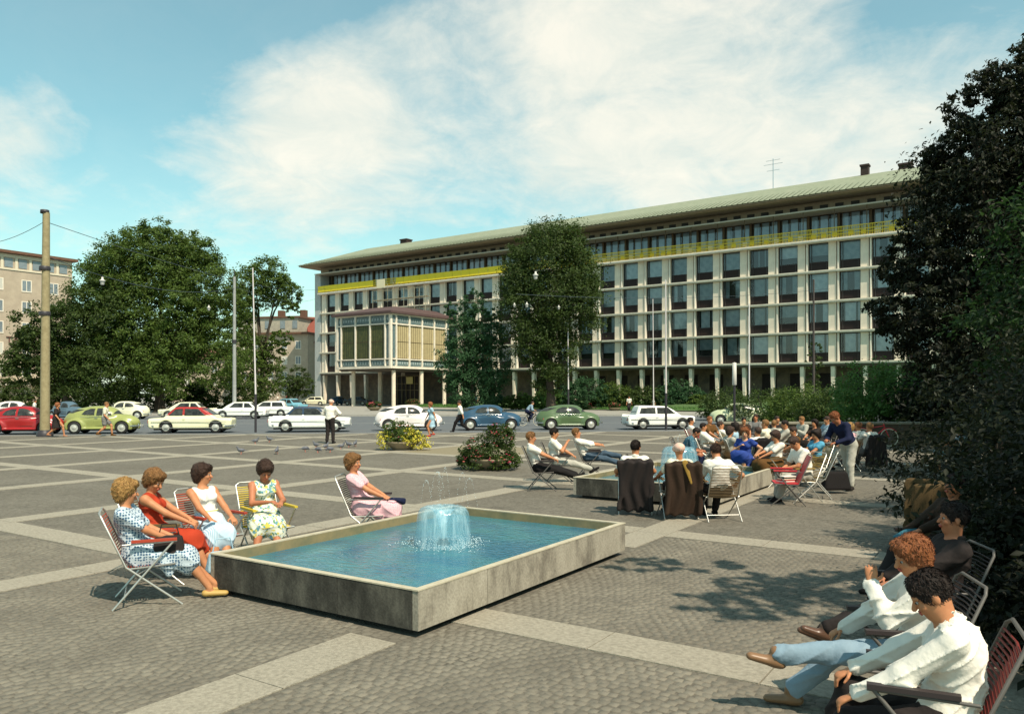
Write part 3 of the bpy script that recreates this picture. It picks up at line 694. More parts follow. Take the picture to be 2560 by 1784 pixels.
# projecting glazed hall on columns
HX = thing('glazed_hall', 'square glazed hall on tall columns jutting out before the office building', 'building', (*bworld(20.1, 13.4), 0), math.atan2(-.57622, .81729))
M_HPANE = mat('hall_glass_green', (.045, .060, .022), .4, (.10, .105, .035), 1.6, spec=.3)  # green curtained glass, darkened further for the shade on the front
M_HSIDE = mat('hall_side_sunlit', (.46, .38, .21), .6, (.38, .31, .17), 1.6)  # sunlit yellow of the hall sides put into the colour
M_HBAND = mat('hall_band_teal', (.06, .10, .11), .35, (.16, .22, .22), 5)
M_HROOF = mat('hall_roof_brown', (.075, .045, .045), .7, (.10, .06, .055), 2)
def hall():
    W, D, z0, z1 = 11.3, 13.3, 5.55, 13.4
    b = MB(); b.box(.22, W - .22, .22, D, z0 + .1, z1 - .05); b.build('hall_core', M_INT, HX)
    b = MB(); b.box(.3, W - .3, .3, D, z0 - .28, z0 - .02); b.build('underside', mat('soffit_brown', (.12, .10, .08), .8), HX)
    rb = MB(); e = .55
    rb.add([(-e, -e, z1 + .02), (W + e, -e, z1 + .02), (W + e, D, z1 + .02), (-e, D, z1 + .02), (-e, -e, z1 + .34), (W + e, -e, z1 + .34), (W + e, D, z1 + .34), (-e, D, z1 + .34), (3, 4, z1 + 1.5), (W - 3, 4, z1 + 1.5), (W - 3, D, z1 + 1.5), (3, D, z1 + 1.5)],
           [(0, 1, 5, 4), (1, 2, 6, 5), (3, 0, 4, 7), (0, 3, 2, 1), (4, 5, 9, 8), (5, 6, 10, 9), (7, 4, 8, 11), (8, 9, 10, 11), (2, 3, 7, 11, 10, 6)]); rb.build('roof', M_HROOF, HX)
    def face(L_, to, n, pm, nx):
        # to(s, depth) maps a position along the face
        side = .85; bay = (L_ - 2 * side - .5) / n; xs = [.25, .25 + side]
        for i in range(n): xs.append(.25 + side + bay * (i + 1))
        xs.append(L_ - .25)
        def put(name, s0, s1, d0, d1, a, b_, m):
            q = MB(); p0 = to(s0, d0); p1 = to(s1, d1); q.box(p0[0], p1[0], p0[1], p1[1], a, b_); q.build(name, m, HX)
        for s in xs[1:-1]: put('mullion', s - .11, s + .11, -.12, .16, z0 + .32, z1 - .2, M_WHITE2)
        for (a, b_) in ((z0 - .02, z0 + .32), (z0 + 1.25, z0 + 1.42), (z1 - 1.55, z1 - 1.36), (z1 - .2, z1)): put('frame_beam', .25, L_ - .25, -.10, .18, a, b_, M_WHITE2)
        for i in range(len(xs) - 1):
            a, b_ = xs[i] + .13, xs[i + 1] - .13
            for (p, q_, mm) in ((z0 + .36, z0 + 1.2, M_HBAND), (z0 + 1.5, z1 - 1.62, pm if 0 < i < len(xs) - 2 else M_HBAND), (z1 - 1.3, z1 - .24, M_HBAND)):
                put('panel', a, b_, .07, .12, p, q_, mm)
                if b_ - a > 1.2 and mm is pm:
                    for t in range(1, 6): s = a + (b_ - a) * t / 6; put('glazing_bar', s - .02, s + .02, .045, .068, p, q_, M_FRAME if pm is M_HPANE else M_BROWN)
                    put('glazing_bar', a, b_, .035, .044, (p + q_) / 2 - .03, (p + q_) / 2 + .03, M_BROWN)
                elif mm is M_HBAND:
                    n2 = max(1, int((b_ - a) / .5))
                    for t in range(1, n2 + 1):
                        s = a + (b_ - a) * (t - .5) / n2
                        if q_ - p < 1.5: put('ornament', s - .14, s + .14, .05, .068, (p + q_) / 2 - .18, (p + q_) / 2 + .18, mat('ornament_pale', (.3, .36, .36), .6))
    face(W, lambda s, d: (s, d), 3, M_HPANE, 0)
    face(D, lambda s, d: (W - d, s), 4, M_HSIDE, 0)
    face(D, lambda s, d: (d, s), 4, M_HSIDE, 0)
    for (x, y) in ((0, 0), (W - .36, 0)): MB().box(x, x + .36, y - .06, y + .34, z0 - .02, z1).build('corner_post', M_WHITE2, HX)
    for (x, y) in ((2.0, 1.6), (W - .6, 1.2), (W - .6, 7.2), (2.0, 7.2), (W - .6, 12.5), (2.0, 12.5)):
        q = MB(); q.tube([(x, y, 0), (x, y, z0 - .28)], .30, 14); q.build('column', M_WHITE, HX)
    # glazed entrance with a yellow notice under the hall
    g = MB()
    for i in range(7): g.box(2.2 + i * .9, 2.26 + i * .9, 10.0, 10.1, 0, 4.6)
    for z in (0, 2.4, 3.4, 4.6): g.box(2.2, 7.66, 10.0, 10.12, z, z + .07)
    g.build('entrance_frame', mat('bronze_frame', (.22, .17, .09), .5, metal=.4), HX)
    MB().box(2.2, 7.6, 10.14, 10.18, 0, 4.7).build('entrance_glass', M_SPAN, HX)
    MB().box(5.2, 6.5, 9.8, 9.9, 3.4, 4.5).build('notice_board', mat('notice_yellow', (.6, .5, .2), .6), HX)
hall()
# painters' scaffold hanging in front of the facade above the hall
SF = thing('scaffold', 'thin tube scaffold standing on the hall roof before the facade', 'scaffold', (*bworld(17, 1.6), 13.5), math.atan2(-.57622, .81729))
for i in range(6):
    for y in (0, -1.1): MB().tube([(i * 2.3, y, 0), (i * 2.3, y, 6.4 if i in (1, 2) else 5.2)], .045, 5).build('upright', mat('scaffold_tube', (.30, .28, .2), .6), SF)
for z in (1.8, 3.6, 5.2):
    for y in (0, -1.1): MB().tube([(0, y, z), (11.5, y, z)], .035, 5).build('ledger', MATS['scaffold_tube'], SF)
MB().box(0, 11.5, -1.0, -.1, 3.65, 3.7).build('plank', mat('plank', (.3, .24, .15), .8), SF)
MB().box(1.0, 2.8, -1.2, -1.15, 5.6, 7.0).build('canvas', mat('cream_canvas', (.7, .62, .42), .8), SF)

# ------------------------------------------------------------------ other houses
def house(name, label, loc, rot, W, Hh, D, wallm, rows, cols, ww, wh, roofm, roof='flat', side_cols=0, extra=None, inset=None):
    r = thing(name, label, 'building', loc, rot)
    MB().box(-W, 0, 0, D, 0, Hh).build('wall', wallm, r)
    wf = MB(); t = .1; wf.box(0, ww, -.06, .02, -.14, 0); wf.box(0, t, -.05, .02, 0, wh); wf.box(ww - t, ww, -.05, .02, 0, wh); wf.box(t, ww - t, -.05, .02, wh - t, wh); wf.box(ww / 2 - .04, ww / 2 + .04, -.04, .02, 0, wh - t); wfm = wf.mesh('window')
    wp = MB(); wp.box(t, ww - t, -.03, .01, 0, wh - t); wpm = wp.mesh('pane')
    for z in rows:
        for x in cols:
            w = link('window', wfm, M_WHITE2, r, (x, 0, z)); link('pane', wpm, M_PANE if random.random() < .6 else M_PANE2, w)
    for z in rows:
        for k in range(side_cols):
            w = link('window', wfm, M_WHITE2, r, (0, 1.5 + k * 3.2, z), R(90)); link('pane', wpm, M_PANE, w)
    q = MB()
    if roof == 'flat': q.box(-W - .4, .5, -.7, D + .5, Hh, Hh + .35)
    else:
        e = .5; q.add([(-W - e, -e, Hh), (e, -e, Hh), (e, D + e, Hh), (-W - e, D + e, Hh), (-W - e, D / 2, Hh + roof), (e, D / 2, Hh + roof)], [(0, 1, 5, 4), (2, 3, 4, 5), (1, 2, 5), (3, 0, 4), (0, 3, 2, 1)])
    q.build('roof', roofm, r)
    return r
M_PANE = mat('house_pane', (.14, .17, .19), .15, (.22, .25, .27), 1.5, spec=.7)
M_PANE2 = mat('house_blind', (.5, .48, .42), .6)
M_PINK = mat('pinkish_stone', (.44, .36, .27), .85, (.36, .29, .22), 1.0, bump=.2, bscale=4)
M_TILE = mat('brown_tile', (.15, .075, .045), .85, (.11, .055, .035), 3)
M_TILER = mat('red_tile', (.22, .06, .04), .85, (.17, .045, .03), 3)
LB = house('apartment_block', 'pinkish stone block of flats behind the tall lamp pole at the left', (-60.6, 108, 0), AROT, 30, 20.0, 14, M_PINK, [1.6, 4.3, 7.1, 9.8, 12.55, 15.35], [-3.1 - 3.42 * k for k in range(8)], 1.25, 1.45, M_TILE)
at = MB(); at.box(-30, -.15, -.10, 0, 17.9, 18.1); at.box(-30, -.15, -.12, 0, 19.5, 19.95); at.build('attic_band', mat('cream_trim', (.62, .55, .42), .8), LB)
aw = MB().box(0, 1.0, -.05, .02, 0, 1.15).mesh('attic_window')
for k in range(16): link('attic_window', aw, M_PANE, LB, (-1.7 - k * 1.72, 0, 18.25))
ap = MB().box(0, .3, -.09, 0, 0, 1.4).mesh('attic_pier')
for k in range(16): link('attic_pier', ap, MATS['cream_trim'], LB, (-2.13 - k * 1.72, 0, 18.1))
bc = MB(); bc.box(-30, -.3, -1.0, 0, 3.0, 3.3); bc.build('canopy', M_WHITE2, LB)
def letters(txt, size, m, parent, loc, rot, name='lettering', depth=.04):
    c = bpy.data.curves.new(name, 'FONT'); c.body = txt; c.size = size; c.extrude = depth; c.align_x = 'LEFT'
    o = bpy.data.objects.new(name, c); COL.objects.link(o); dg = bpy.context.evaluated_depsgraph_get(); me = bpy.data.meshes.new_from_object(o.evaluated_get(dg)); bpy.data.objects.remove(o)
    return link(name, me, m, parent, loc, rot)
letters('TAB', 1.25, mat('brown_letters', (.12, .05, .04), .6), LB, (-8.4, -.1, 8.45), (R(90), 0, 0))
FH = house('town_house', 'grey pink gabled town house seen between the trees at the square', (-39.6, 152, 0), R(-12), 16, 13.4, 10, M_PINK, [1.6, 4.6, 7.6, 10.6], [-2.6 - 2.9 * k for k in range(5)], 1.2, 1.5, M_TILE, 'flat')
q = MB(); q.box(-15.4, -2.4, .8, 9, 13.75, 16.7); q.build('attic', mat('grey_attic', (.40, .36, .28), .85, (.3, .27, .22), 1.5), FH)
q = MB(); q.box(-15.8, -2.0, .5, 9.3, 16.7, 17.0); q.build('attic_roof', M_TILE, FH)
for x in (-3.6, -6.2, -9.5): MB().box(x, x + 1.0, .7, .85, 14.6, 16.1).build('attic_window', M_PANE, FH); 
for x in (-3.2, -8.0): MB().box(x, x + 1.1, 3, 4.2, 17, 18.4).build('chimney', M_TILE, FH)
house('town_house', 'narrow cream house with a steep red tiled roof beside the office building', (-36.4, 156, 0), R(22), 3.4, 11.8, 10, mat('cream_render_sunlit', (.66, .60, .47), .85, (.58, .52, .41), 1.5), [2.0, 4.6, 7.3, 9.9], [-2.1], 1.0, 1.4, M_TILER, 5.6)  # wall paler than its neighbour, sunlight put into the colour
house('town_house', 'low brown shop front in the side street behind the parked cars', (-52, 165, 0), R(-5), 22, 9, 8, M_PINK, [3.5, 6.3], [-2.6 - 3 * k for k in range(6)], 1.3, 1.4, M_TILE, 2.5)
# low wall below the shrubs, with its coping
WL = thing('garden_wall', 'low dark brown wall under the shrubs with the red bicycle leaning on it', 'wall', (0, 0, 0))
q = MB(); q.add([(8.5, 31.2, -.02), (26, 30.6, -.02), (26, 31.1, -.02), (8.5, 31.7, -.02), (8.5, 31.2, .84), (26, 30.6, .84), (26, 31.1, .84), (8.5, 31.7, .84)], [(0, 1, 5, 4), (1, 2, 6, 5), (2, 3, 7, 6), (3, 0, 4, 7), (4, 5, 6, 7)]); q.build('wall', mat('brown_wall', (.085, .06, .045), .9, (.12, .09, .06), 2.0, bump=.4, bscale=8), WL)
for i in range(14):
    x = 8.4 + i * 1.26; y = 31.17 - i * .0432
    q = MB(); q.box(0, 1.24, -.06, .6, 0, .07); q.build('coping_stone', mat('coping', (.30, .27, .2), .8, (.22, .2, .15), 4), WL, (x, y, .842), -.0343)
# ------------------------------------------------------------------ trees, shrubs, hedges: real leaves spread through lumpy crowns
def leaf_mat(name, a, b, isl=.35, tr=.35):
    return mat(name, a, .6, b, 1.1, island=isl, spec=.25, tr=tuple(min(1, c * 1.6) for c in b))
M_LEAF = leaf_mat('leaf_green', (.042, .070, .013), (.085, .130, .022))
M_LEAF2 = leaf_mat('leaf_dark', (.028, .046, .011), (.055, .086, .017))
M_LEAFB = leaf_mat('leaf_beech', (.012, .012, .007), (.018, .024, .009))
M_LEAFL = leaf_mat('leaf_bright', (.05, .115, .022), (.09, .175, .04))
M_LEAFC = leaf_mat('leaf_bluegreen', (.022, .060, .024), (.045, .105, .040))
M_BARK = mat('bark', (.07, .05, .035), .95, (.045, .035, .025), 6, bump=.6, bscale=14)
def leaves(blobs, n, size, seed, clump=.22, per=26, droop=.3, inner=.22, keep=None, out=1.12):
    """n small folded leaves gathered in clumps near the surface of each lobe"""
    g = np.random.default_rng(seed); B = np.array(blobs, float); wt = (B[:, 3] * B[:, 4] + B[:, 4] * B[:, 5] + B[:, 3] * B[:, 5]); wt /= wt.sum()
    nc = max(8, n // per); bi = g.choice(len(B), nc, p=wt)
    d = g.normal(size=(nc, 3)); d /= np.linalg.norm(d, axis=1)[:, None]
    rr = np.where(g.random(nc) < inner, g.uniform(.2, .8, nc), g.uniform(.78, out, nc))
    C = B[bi, :3] + d * B[bi, 3:6] * rr[:, None]
    # clumps buried deep inside another lobe are dropped
    q = np.min([(((C - b[:3]) / b[3:6]) ** 2).sum(1) for b in B], axis=0); ok = (q > .42) | (g.random(nc) < .45)
    C = C[ok]; bi = bi[ok]; d = d[ok]
    rad = clump * B[bi, 3:6].min(1) * g.uniform(.6, 1.3, len(C))
    m = per; P = C[:, None, :] + g.normal(size=(len(C), m, 3)) * (rad[:, None, None] * np.array([.52, .52, .34]))
    out = (P - B[bi, None, :3]); nl = np.linalg.norm(out, axis=2, keepdims=True) + 1e-6; out = out / nl
    P = P.reshape(-1, 3); out = out.reshape(-1, 3)
    if keep is not None:
        k = keep(P); P = P[k]; out = out[k]
    k = P[:, 2] > .05; P = P[k]; out = out[k]
    N_ = out * .5 + g.normal(size=P.shape) * .55 + np.array([0, 0, .55]); N_ /= np.linalg.norm(N_, axis=1)[:, None]
    T = g.normal(size=P.shape) + np.array([0, 0, -droop]); T -= N_ * (T * N_).sum(1)[:, None]; T /= np.linalg.norm(T, axis=1)[:, None]; S_ = np.cross(N_, T)
    L_ = size * g.uniform(.6, 1.35, len(P))[:, None]; Wd = L_ * .46
    V = np.stack([P - T * L_ * .5, P + S_ * Wd * .5 + N_ * L_ * .10, P + T * L_ * .5, P - S_ * Wd * .5 + N_ * L_ * .10], 1).reshape(-1, 3)
    n4 = 4 * np.arange(len(P))[:, None]; Fq = np.concatenate([n4 + [0, 1, 2], n4 + [0, 2, 3]], 0)
    return mkmesh(V, Fq, False, 'crown')
def trunk_mesh(base, top, r, blobs, seed, nb=9):
    g = random.Random(seed); mb = MB(); b = Vector(base); t = Vector(top); pts = []
    for i in range(6): f = i / 5; p = b.lerp(t, f); pts.append(p + Vector((g.uniform(-1, 1), g.uniform(-1, 1), 0)) * r * .5 * (0 < i))
    mb.tube(pts, [r * (1.25 if i == 0 else 1 - .12 * i) for i in range(6)], 9)
    lim = []
    for k in range(nb):
        bl = g.choice(blobs); e = Vector((bl[0] + g.uniform(-.6, .6) * bl[3], bl[1] + g.uniform(-.6, .6) * bl[4], bl[2] + g.uniform(-.3, .6) * bl[5]))
        s = b.lerp(t, g.uniform(.45, .98)); m = s.lerp(e, .5) + Vector((0, 0, .12 * (e - s).length))
        l = MB(); l.tube([s, s.lerp(m, .5), m, e], [r * .42, r * .36, r * .26, r * .08], 6); lim.append(l)
    return mb, lim
def tree(label, base, th, r, blobs, n, size, m, group=None, seed=1, name='tree', cat='tree', keep=None, **kw):
    """blobs are given relative to the base"""
    t = thing(name, label, cat, base, 0, group)
    mb, lim = trunk_mesh((0, 0, -.1), (0, 0, th), r, blobs, seed); mb.build('trunk', M_BARK, t)
    for l in lim: l.build('limb', M_BARK, t)
    link('crown', leaves(blobs, n, size, seed, keep=keep, **kw), m, t)
    return t
def shrub(label, base, blobs, n, size, m, seed=1, group=None, name='shrub', cat='shrub', **kw):
    t = thing(name, label, cat, base, 0, group); g = random.Random(seed); st = MB()
    for k in range(7):
        b = g.choice(blobs); st.tube([(g.uniform(-.2, .2), g.uniform(-.2, .2), -.05), (b[0] * .5, b[1] * .5, b[2] * .5), (b[0] + g.uniform(-.3, .3), b[1], b[2] + b[5] * .5)], [.05, .035, .012], 5)
    st.build('stem', M_BARK, t); link('foliage', leaves(blobs, n, size, seed, **kw), m, t); return t

# big trees across the road, left
def lobes(cx, cz, W, Hh, Dd, n, seed, fr=.42):
    g = random.Random(seed); out = []
    for i in range(n):
        a = g.uniform(0, 2 * math.pi); e = math.asin(g.uniform(-.75, 1)); q = g.uniform(.45, .72)
        rr = g.uniform(.26, fr)
        out.append((cx + W * q * math.cos(a) * math.cos(e), Dd * q * math.sin(a) * math.cos(e), cz + Hh * q * math.sin(e), W * rr, Dd * rr, Hh * rr * .8))
    out.append((cx, 0, cz, W * .72, Dd * .7, Hh * .74)); return out
def T(x, y_base_d): return ((x - 1280) / F * y_base_d, y_base_d, 0)
tree('broad dark green tree, the largest mass of foliage left of centre', T(400, 84), 6, .55, lobes(0, 10.3, 9.3, 9.4, 7, 26, 3) + [(-1.5, 0, 17.2, 3.6, 3, 2.4), (2.4, 0, 16.5, 3.6, 3, 2.2), (5.5, -1, 13.2, 3.4, 3, 2.6), (-5.2, 0, 14.6, 3.4, 3, 2.6), (0.6, 0, 18.3, 3.2, 3, 2.0), (3.6, 0, 16.6, 2.6, 2.6, 2.0), (-7.0, 0, 12.4, 2.6, 3, 2.4), (7.0, 0, 11.6, 2.2, 3, 2.2), (-4, -3, 4.6, 5, 3.5, 3.0), (4, -3.5, 5, 5.5, 3.5, 3.3), (7.2, 0, 8, 2.4, 3, 5)], 190000, .30, M_LEAF, seed=3, per=70, clump=.27)
tree('spreading tree whose low branches reach the tall pole at the left edge', T(170, 80), 4.5, .4, lobes(-.3, 7.0, 5.8, 5.9, 5, 16, 9) + [(-3.6, 0, 4.0, 3.2, 3, 1.1), (-2.2, 0, 7.0, 2.6, 3, 1.1), (3.0, 0, 10.0, 3.4, 3.2, 3.2), (3.6, -1, 4, 3.5, 3, 3.2), (.5, 0, 9.4, 2.6, 3, 1.6)], 62000, .32, M_LEAF2, seed=9, per=50, clump=.26)
tree('slender tree with an open crown right of the big tree', T(655, 100), 9, .42, [(-1.2, 0, 15.4, 2.6, 2.6, 2.8), (.6, 0, 17.0, 2.3, 2.3, 2.2), (1.8, 0, 15.2, 2.0, 2.2, 2.0), (3.4, 0, 14.4, 1.5, 1.6, 1.8), (3.9, 0, 12.6, .8, 1, 1.1), (-2.6, 0, 13, 1.8, 2, 2.6), (-1.6, 0, 5.6, 2.6, 2.5, 4.0), (0.3, 0, 4.2, 2.3, 2.2, 3.2), (2.5, 0, 9.0, 1.4, 1.4, 1.0), (1.5, 0, 7.6, 1.5, 1.5, 1.1), (-3.2, 0, 9, 1.6, 2, 4)], 34000, .34, M_LEAF, seed=21)
tree('small round street tree before the cream house', T(745, 118), 2.6, .16, [(0, 0, 3.8, 1.6, 1.6, 2.1), (-1.1, 0, 2.9, 1.4, 1.4, 1.6), (1.2, 0, 2.9, 1.3, 1.4, 1.5)], 6000, .3, M_LEAF2, seed=22)
tree('tall columnar dark tree in the middle, standing in front of the office building', T(1378, 84), 9, .5, [(0, 0, 14.9, 4.4, 3.9, 4.8), (-1.6, 0, 11.2, 3.6, 3.5, 4.4), (1.9, 0, 11.8, 3.3, 3.3, 4.4), (-2.9, 0, 14.4, 2.0, 2.2, 3.0), (.3, 0, 18.0, 2.6, 2.5, 2.3), (2.9, 0, 14.2, 2.0, 2.2, 2.6), (-2.0, 0, 8.0, 2.1, 2.3, 2.9), (.4, -1, 7.0, 2.3, 2.2, 3.6), (-.5, 0, 3.8, 1.5, 1.6, 2.0), (3.4, 0, 13.2, 1.6, 1.8, 1.5), (-3.6, 0, 13.0, 1.5, 1.8, 1.4), (3.2, 0, 10.3, 1.5, 1.7, 1.5), (-2.6, 0, 17.0, 1.7, 1.7, 1.5), (2.2, 0, 17.0, 1.7, 1.8, 1.7)], 95000, .28, M_LEAF2, seed=31, per=60, clump=.30, out=1.2)
tree('young bluish green tree between the glazed hall and the columnar tree', T(1182, 88), 6, .22, [(0, 0, 11.2, 1.5, 1.4, 2.3), (-.9, 0, 8.4, 2.2, 2, 2.3), (1.6, 0, 8.4, 2.0, 2, 2.0), (-1.4, 0, 5.2, 2.5, 2.4, 2.6), (1.6, 0, 5.0, 2.6, 2.4, 2.8), (0, 0, 2.6, 3.0, 2.6, 2.4), (2.3, 0, 10.6, 1.0, 1.0, .9), (-2.4, 0, 11.4, .9, .9, .7)], 30000, .3, M_LEAFC, seed=32, inner=.3)
# dark undergrowth below the left trees
hg = [(0, 'dark hedge growing under the big trees at the far left'), (1, 'dark hedge in the deep shade under the broad tree'), (2, 'dark hedge under the broad tree behind the white sedan'), (3, 'dark hedge at the foot of the slender tree')]
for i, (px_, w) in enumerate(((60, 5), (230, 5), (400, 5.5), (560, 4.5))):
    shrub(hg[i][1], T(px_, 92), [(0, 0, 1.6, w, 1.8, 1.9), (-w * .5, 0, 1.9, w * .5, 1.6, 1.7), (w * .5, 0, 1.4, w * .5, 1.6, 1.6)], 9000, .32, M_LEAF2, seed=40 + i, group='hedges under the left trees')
# shrubs before the arcade
sh = [(1235, 96, 1.4, 1.9, 'leafy shrub left of the columnar tree trunk'), (1300, 95, 2.0, 2.0, 'low shrub just right of the columnar tree foot'), (1375, 95, 2.2, 2.4, 'low shrub before the arcade left of the round hazel'), (1470, 94, 3.6, 3.6, 'rounded shrub before the first visible arcade columns'), (1535, 94, 2.6, 3.1, 'shrub between two arcade columns behind the far pedestrian'),
      (1618, 93, 2.7, 2.6, 'dark shrub before the arcade left of the two flagpoles'), (1695, 93, 3.1, 3.3, 'shrub just right of the two flagpoles'), (1745, 92, 1.6, 1.8, 'small dark shrub at the foot of an arcade column')]
for i, (px_, d, w, h_, lab) in enumerate(sh):
    shrub(lab, T(px_, d), [(0, 0, h_ * .55, w * .75, 1.6, h_ * .5), (-w * .5, 0, h_ * .45, w * .5, 1.3, h_ * .4), (w * .5, 0, h_ * .42, w * .5, 1.3, h_ * .38)], int(3500 * w), .24, [M_LEAFC, M_LEAF, M_LEAFL][i % 3] if i != 5 else M_LEAF2, seed=60 + i, group='shrubs along the arcade', droop=.6)
# bigger shrubs nearer, behind the low wall
sh = [(1815, 62, 1.9, 2.3, M_LEAF2, 'shrub behind the pale green car'), (1905, 54, 2.4, 2.3, M_LEAF2, 'large green shrub right of the pale green car'), (2000, 48, 2.0, 2.4, M_LEAF, 'large shrub behind the seated crowd'), (2080, 43, 1.6, 2.3, M_LEAF2, 'dark shrub behind the stooping man'),
      (2180, 38, 1.9, 3.5, M_LEAFL, 'bright green shrub with arching branches above the low wall'), (2255, 37, 1.8, 3.6, M_LEAFL, 'arching bright shrub above the red bicycle'), (2330, 36, 1.9, 3.2, M_LEAFB, 'very dark shrub above the wall end'), (2440, 34, 2.2, 3.4, M_LEAFB, 'nearly black shrub at the right edge')]
for i, (px_, d, w, h_, m_, lab) in enumerate(sh):
    shrub(lab, T(px_, d), [(0, 0, h_ * .5, w * .8, 1.7, h_ * .52), (-w * .55, 0, h_ * .38, w * .55, 1.4, h_ * .42), (w * .55, -.4, h_ * .36, w * .55, 1.4, h_ * .40)], 9000, .17, m_, seed=80 + i, group='shrubs behind the low wall', droop=.9, clump=.3)
tree('thin young conifer in front of the arcade at the right', T(2035, 70), 5, .09, [(0, 0, 3.4, .5, .5, 1.0), (0, 0, 4.8, .7, .6, .8), (.1, 0, 6.0, .55, .5, .6), (-.2, 0, 2.4, .8, .7, .8)], 2500, .2, M_LEAF2, seed=90)

# the great dark tree at the right edge
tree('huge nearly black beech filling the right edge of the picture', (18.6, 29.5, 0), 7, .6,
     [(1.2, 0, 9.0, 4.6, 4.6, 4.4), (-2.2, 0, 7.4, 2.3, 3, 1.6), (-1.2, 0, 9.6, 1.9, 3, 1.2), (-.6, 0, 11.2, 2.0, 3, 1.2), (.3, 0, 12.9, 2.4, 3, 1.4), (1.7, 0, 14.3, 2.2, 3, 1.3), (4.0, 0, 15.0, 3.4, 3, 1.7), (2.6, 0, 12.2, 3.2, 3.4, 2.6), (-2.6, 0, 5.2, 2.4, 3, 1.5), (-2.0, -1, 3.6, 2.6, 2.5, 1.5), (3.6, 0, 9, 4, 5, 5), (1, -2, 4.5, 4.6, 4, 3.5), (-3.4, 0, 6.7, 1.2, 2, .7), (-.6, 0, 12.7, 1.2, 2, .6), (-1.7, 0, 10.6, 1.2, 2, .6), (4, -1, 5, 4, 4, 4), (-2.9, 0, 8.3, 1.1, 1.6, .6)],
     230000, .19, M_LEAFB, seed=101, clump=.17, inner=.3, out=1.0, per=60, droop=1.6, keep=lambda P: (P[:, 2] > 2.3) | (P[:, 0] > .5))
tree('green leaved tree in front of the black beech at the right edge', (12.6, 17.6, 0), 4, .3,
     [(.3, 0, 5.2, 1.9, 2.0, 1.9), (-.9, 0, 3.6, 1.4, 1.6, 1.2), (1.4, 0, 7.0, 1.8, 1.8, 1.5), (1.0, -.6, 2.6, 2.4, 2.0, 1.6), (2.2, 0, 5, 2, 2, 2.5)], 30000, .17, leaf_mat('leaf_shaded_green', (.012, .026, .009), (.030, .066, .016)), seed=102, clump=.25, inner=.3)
# overhanging tree outside the frame on the right whose shade falls on the paving
tree('overhanging tree at the right whose leaves cast ragged shade on the paving', (9.6, 7.6, 0), 5, .3,
     [(-3.2, -4.2, 5.4, 1.3, .6, .4), (-3.4, -5.6, 5.0, 1.2, .5, .4), (-5.0, -2.1, 6.5, .95, .30, .22), (-4.3, -3.9, 6.5, .85, .55, .3), (-3.4, -3.2, 6.3, .8, .5, .3), (.2, -.9, 7.4, 1.6, 1.1, .9), (-1.2, -2.4, 6.4, 1.3, .9, .6), (1.4, .2, 6.0, 1.7, 1.4, 1.3), (-2.5, -5.3, 6.8, 1.5, 1.2, .5), (-3.3, -3.6, 6.9, 1.2, .8, .4), (.5, 2.6, 6.5, 1.2, .7, .5), (-1.4, -3.6, 4.6, 1.1, .6, .4)], 34000, .15, M_LEAFB, seed=103, clump=.3, keep=lambda P: (P[:, 0] + 9.6) > .69 * (P[:, 1] + 7.6))
# dark bushes beside the benches in the right foreground
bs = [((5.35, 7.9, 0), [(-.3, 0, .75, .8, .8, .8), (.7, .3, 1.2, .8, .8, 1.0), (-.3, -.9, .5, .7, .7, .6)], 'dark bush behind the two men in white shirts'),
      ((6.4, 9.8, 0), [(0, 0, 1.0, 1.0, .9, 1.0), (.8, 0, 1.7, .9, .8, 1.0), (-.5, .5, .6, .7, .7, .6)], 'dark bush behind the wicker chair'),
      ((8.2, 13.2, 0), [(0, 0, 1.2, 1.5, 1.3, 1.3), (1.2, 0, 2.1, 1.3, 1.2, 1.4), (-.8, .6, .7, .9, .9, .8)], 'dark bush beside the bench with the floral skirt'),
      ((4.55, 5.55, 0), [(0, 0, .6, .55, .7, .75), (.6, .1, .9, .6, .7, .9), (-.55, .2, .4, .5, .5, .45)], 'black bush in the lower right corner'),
      ((4.35, 6.7, 0), [(0, 0, .5, .55, .6, .6), (.5, .2, .9, .6, .6, .9)], 'dark bush behind the chair of the curly haired man'),  # bush added only to deepen the shade at the lower right
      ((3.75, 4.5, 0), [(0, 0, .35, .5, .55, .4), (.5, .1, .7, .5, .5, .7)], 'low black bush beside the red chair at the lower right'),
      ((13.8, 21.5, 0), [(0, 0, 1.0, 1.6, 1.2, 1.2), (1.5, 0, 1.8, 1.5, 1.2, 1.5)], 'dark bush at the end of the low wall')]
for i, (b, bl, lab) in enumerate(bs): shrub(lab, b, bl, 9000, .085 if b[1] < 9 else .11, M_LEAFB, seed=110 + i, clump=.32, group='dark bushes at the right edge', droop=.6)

# lawn edge of grass blades
def grass():
    g = np.random.default_rng(5); n = 14000; u = g.uniform(33, 104, n); f = g.uniform(0, 1, n); v = 12.6 + (u - 33) * .03 - f * 2.0
    X = -35.25 + .81729 * u - .57622 * v; Y = 141 - .57622 * u - .81729 * v; Z = .03 + f * .25
    P = np.stack([X, Y, Z], 1); h = g.uniform(.12, .34, n); w = .05; a = g.uniform(0, math.pi, n); dx = np.stack([np.cos(a) * w, np.sin(a) * w, 0 * a], 1)
    tip = P + np.stack([g.normal(0, .05, n), g.normal(0, .05, n), h], 1); V = np.stack([P - dx, P + dx, tip], 1).reshape(-1, 3)
    o = link('grass', mkmesh(V, np.arange(3 * n).reshape(-1, 3)), mat('grass_blade', (.06, .14, .025), .8, (.09, .18, .04), 1, island=.3)); tag(o, 'bright green grass verge before the arcade shrubs', 'grass', kind='stuff')
grass()

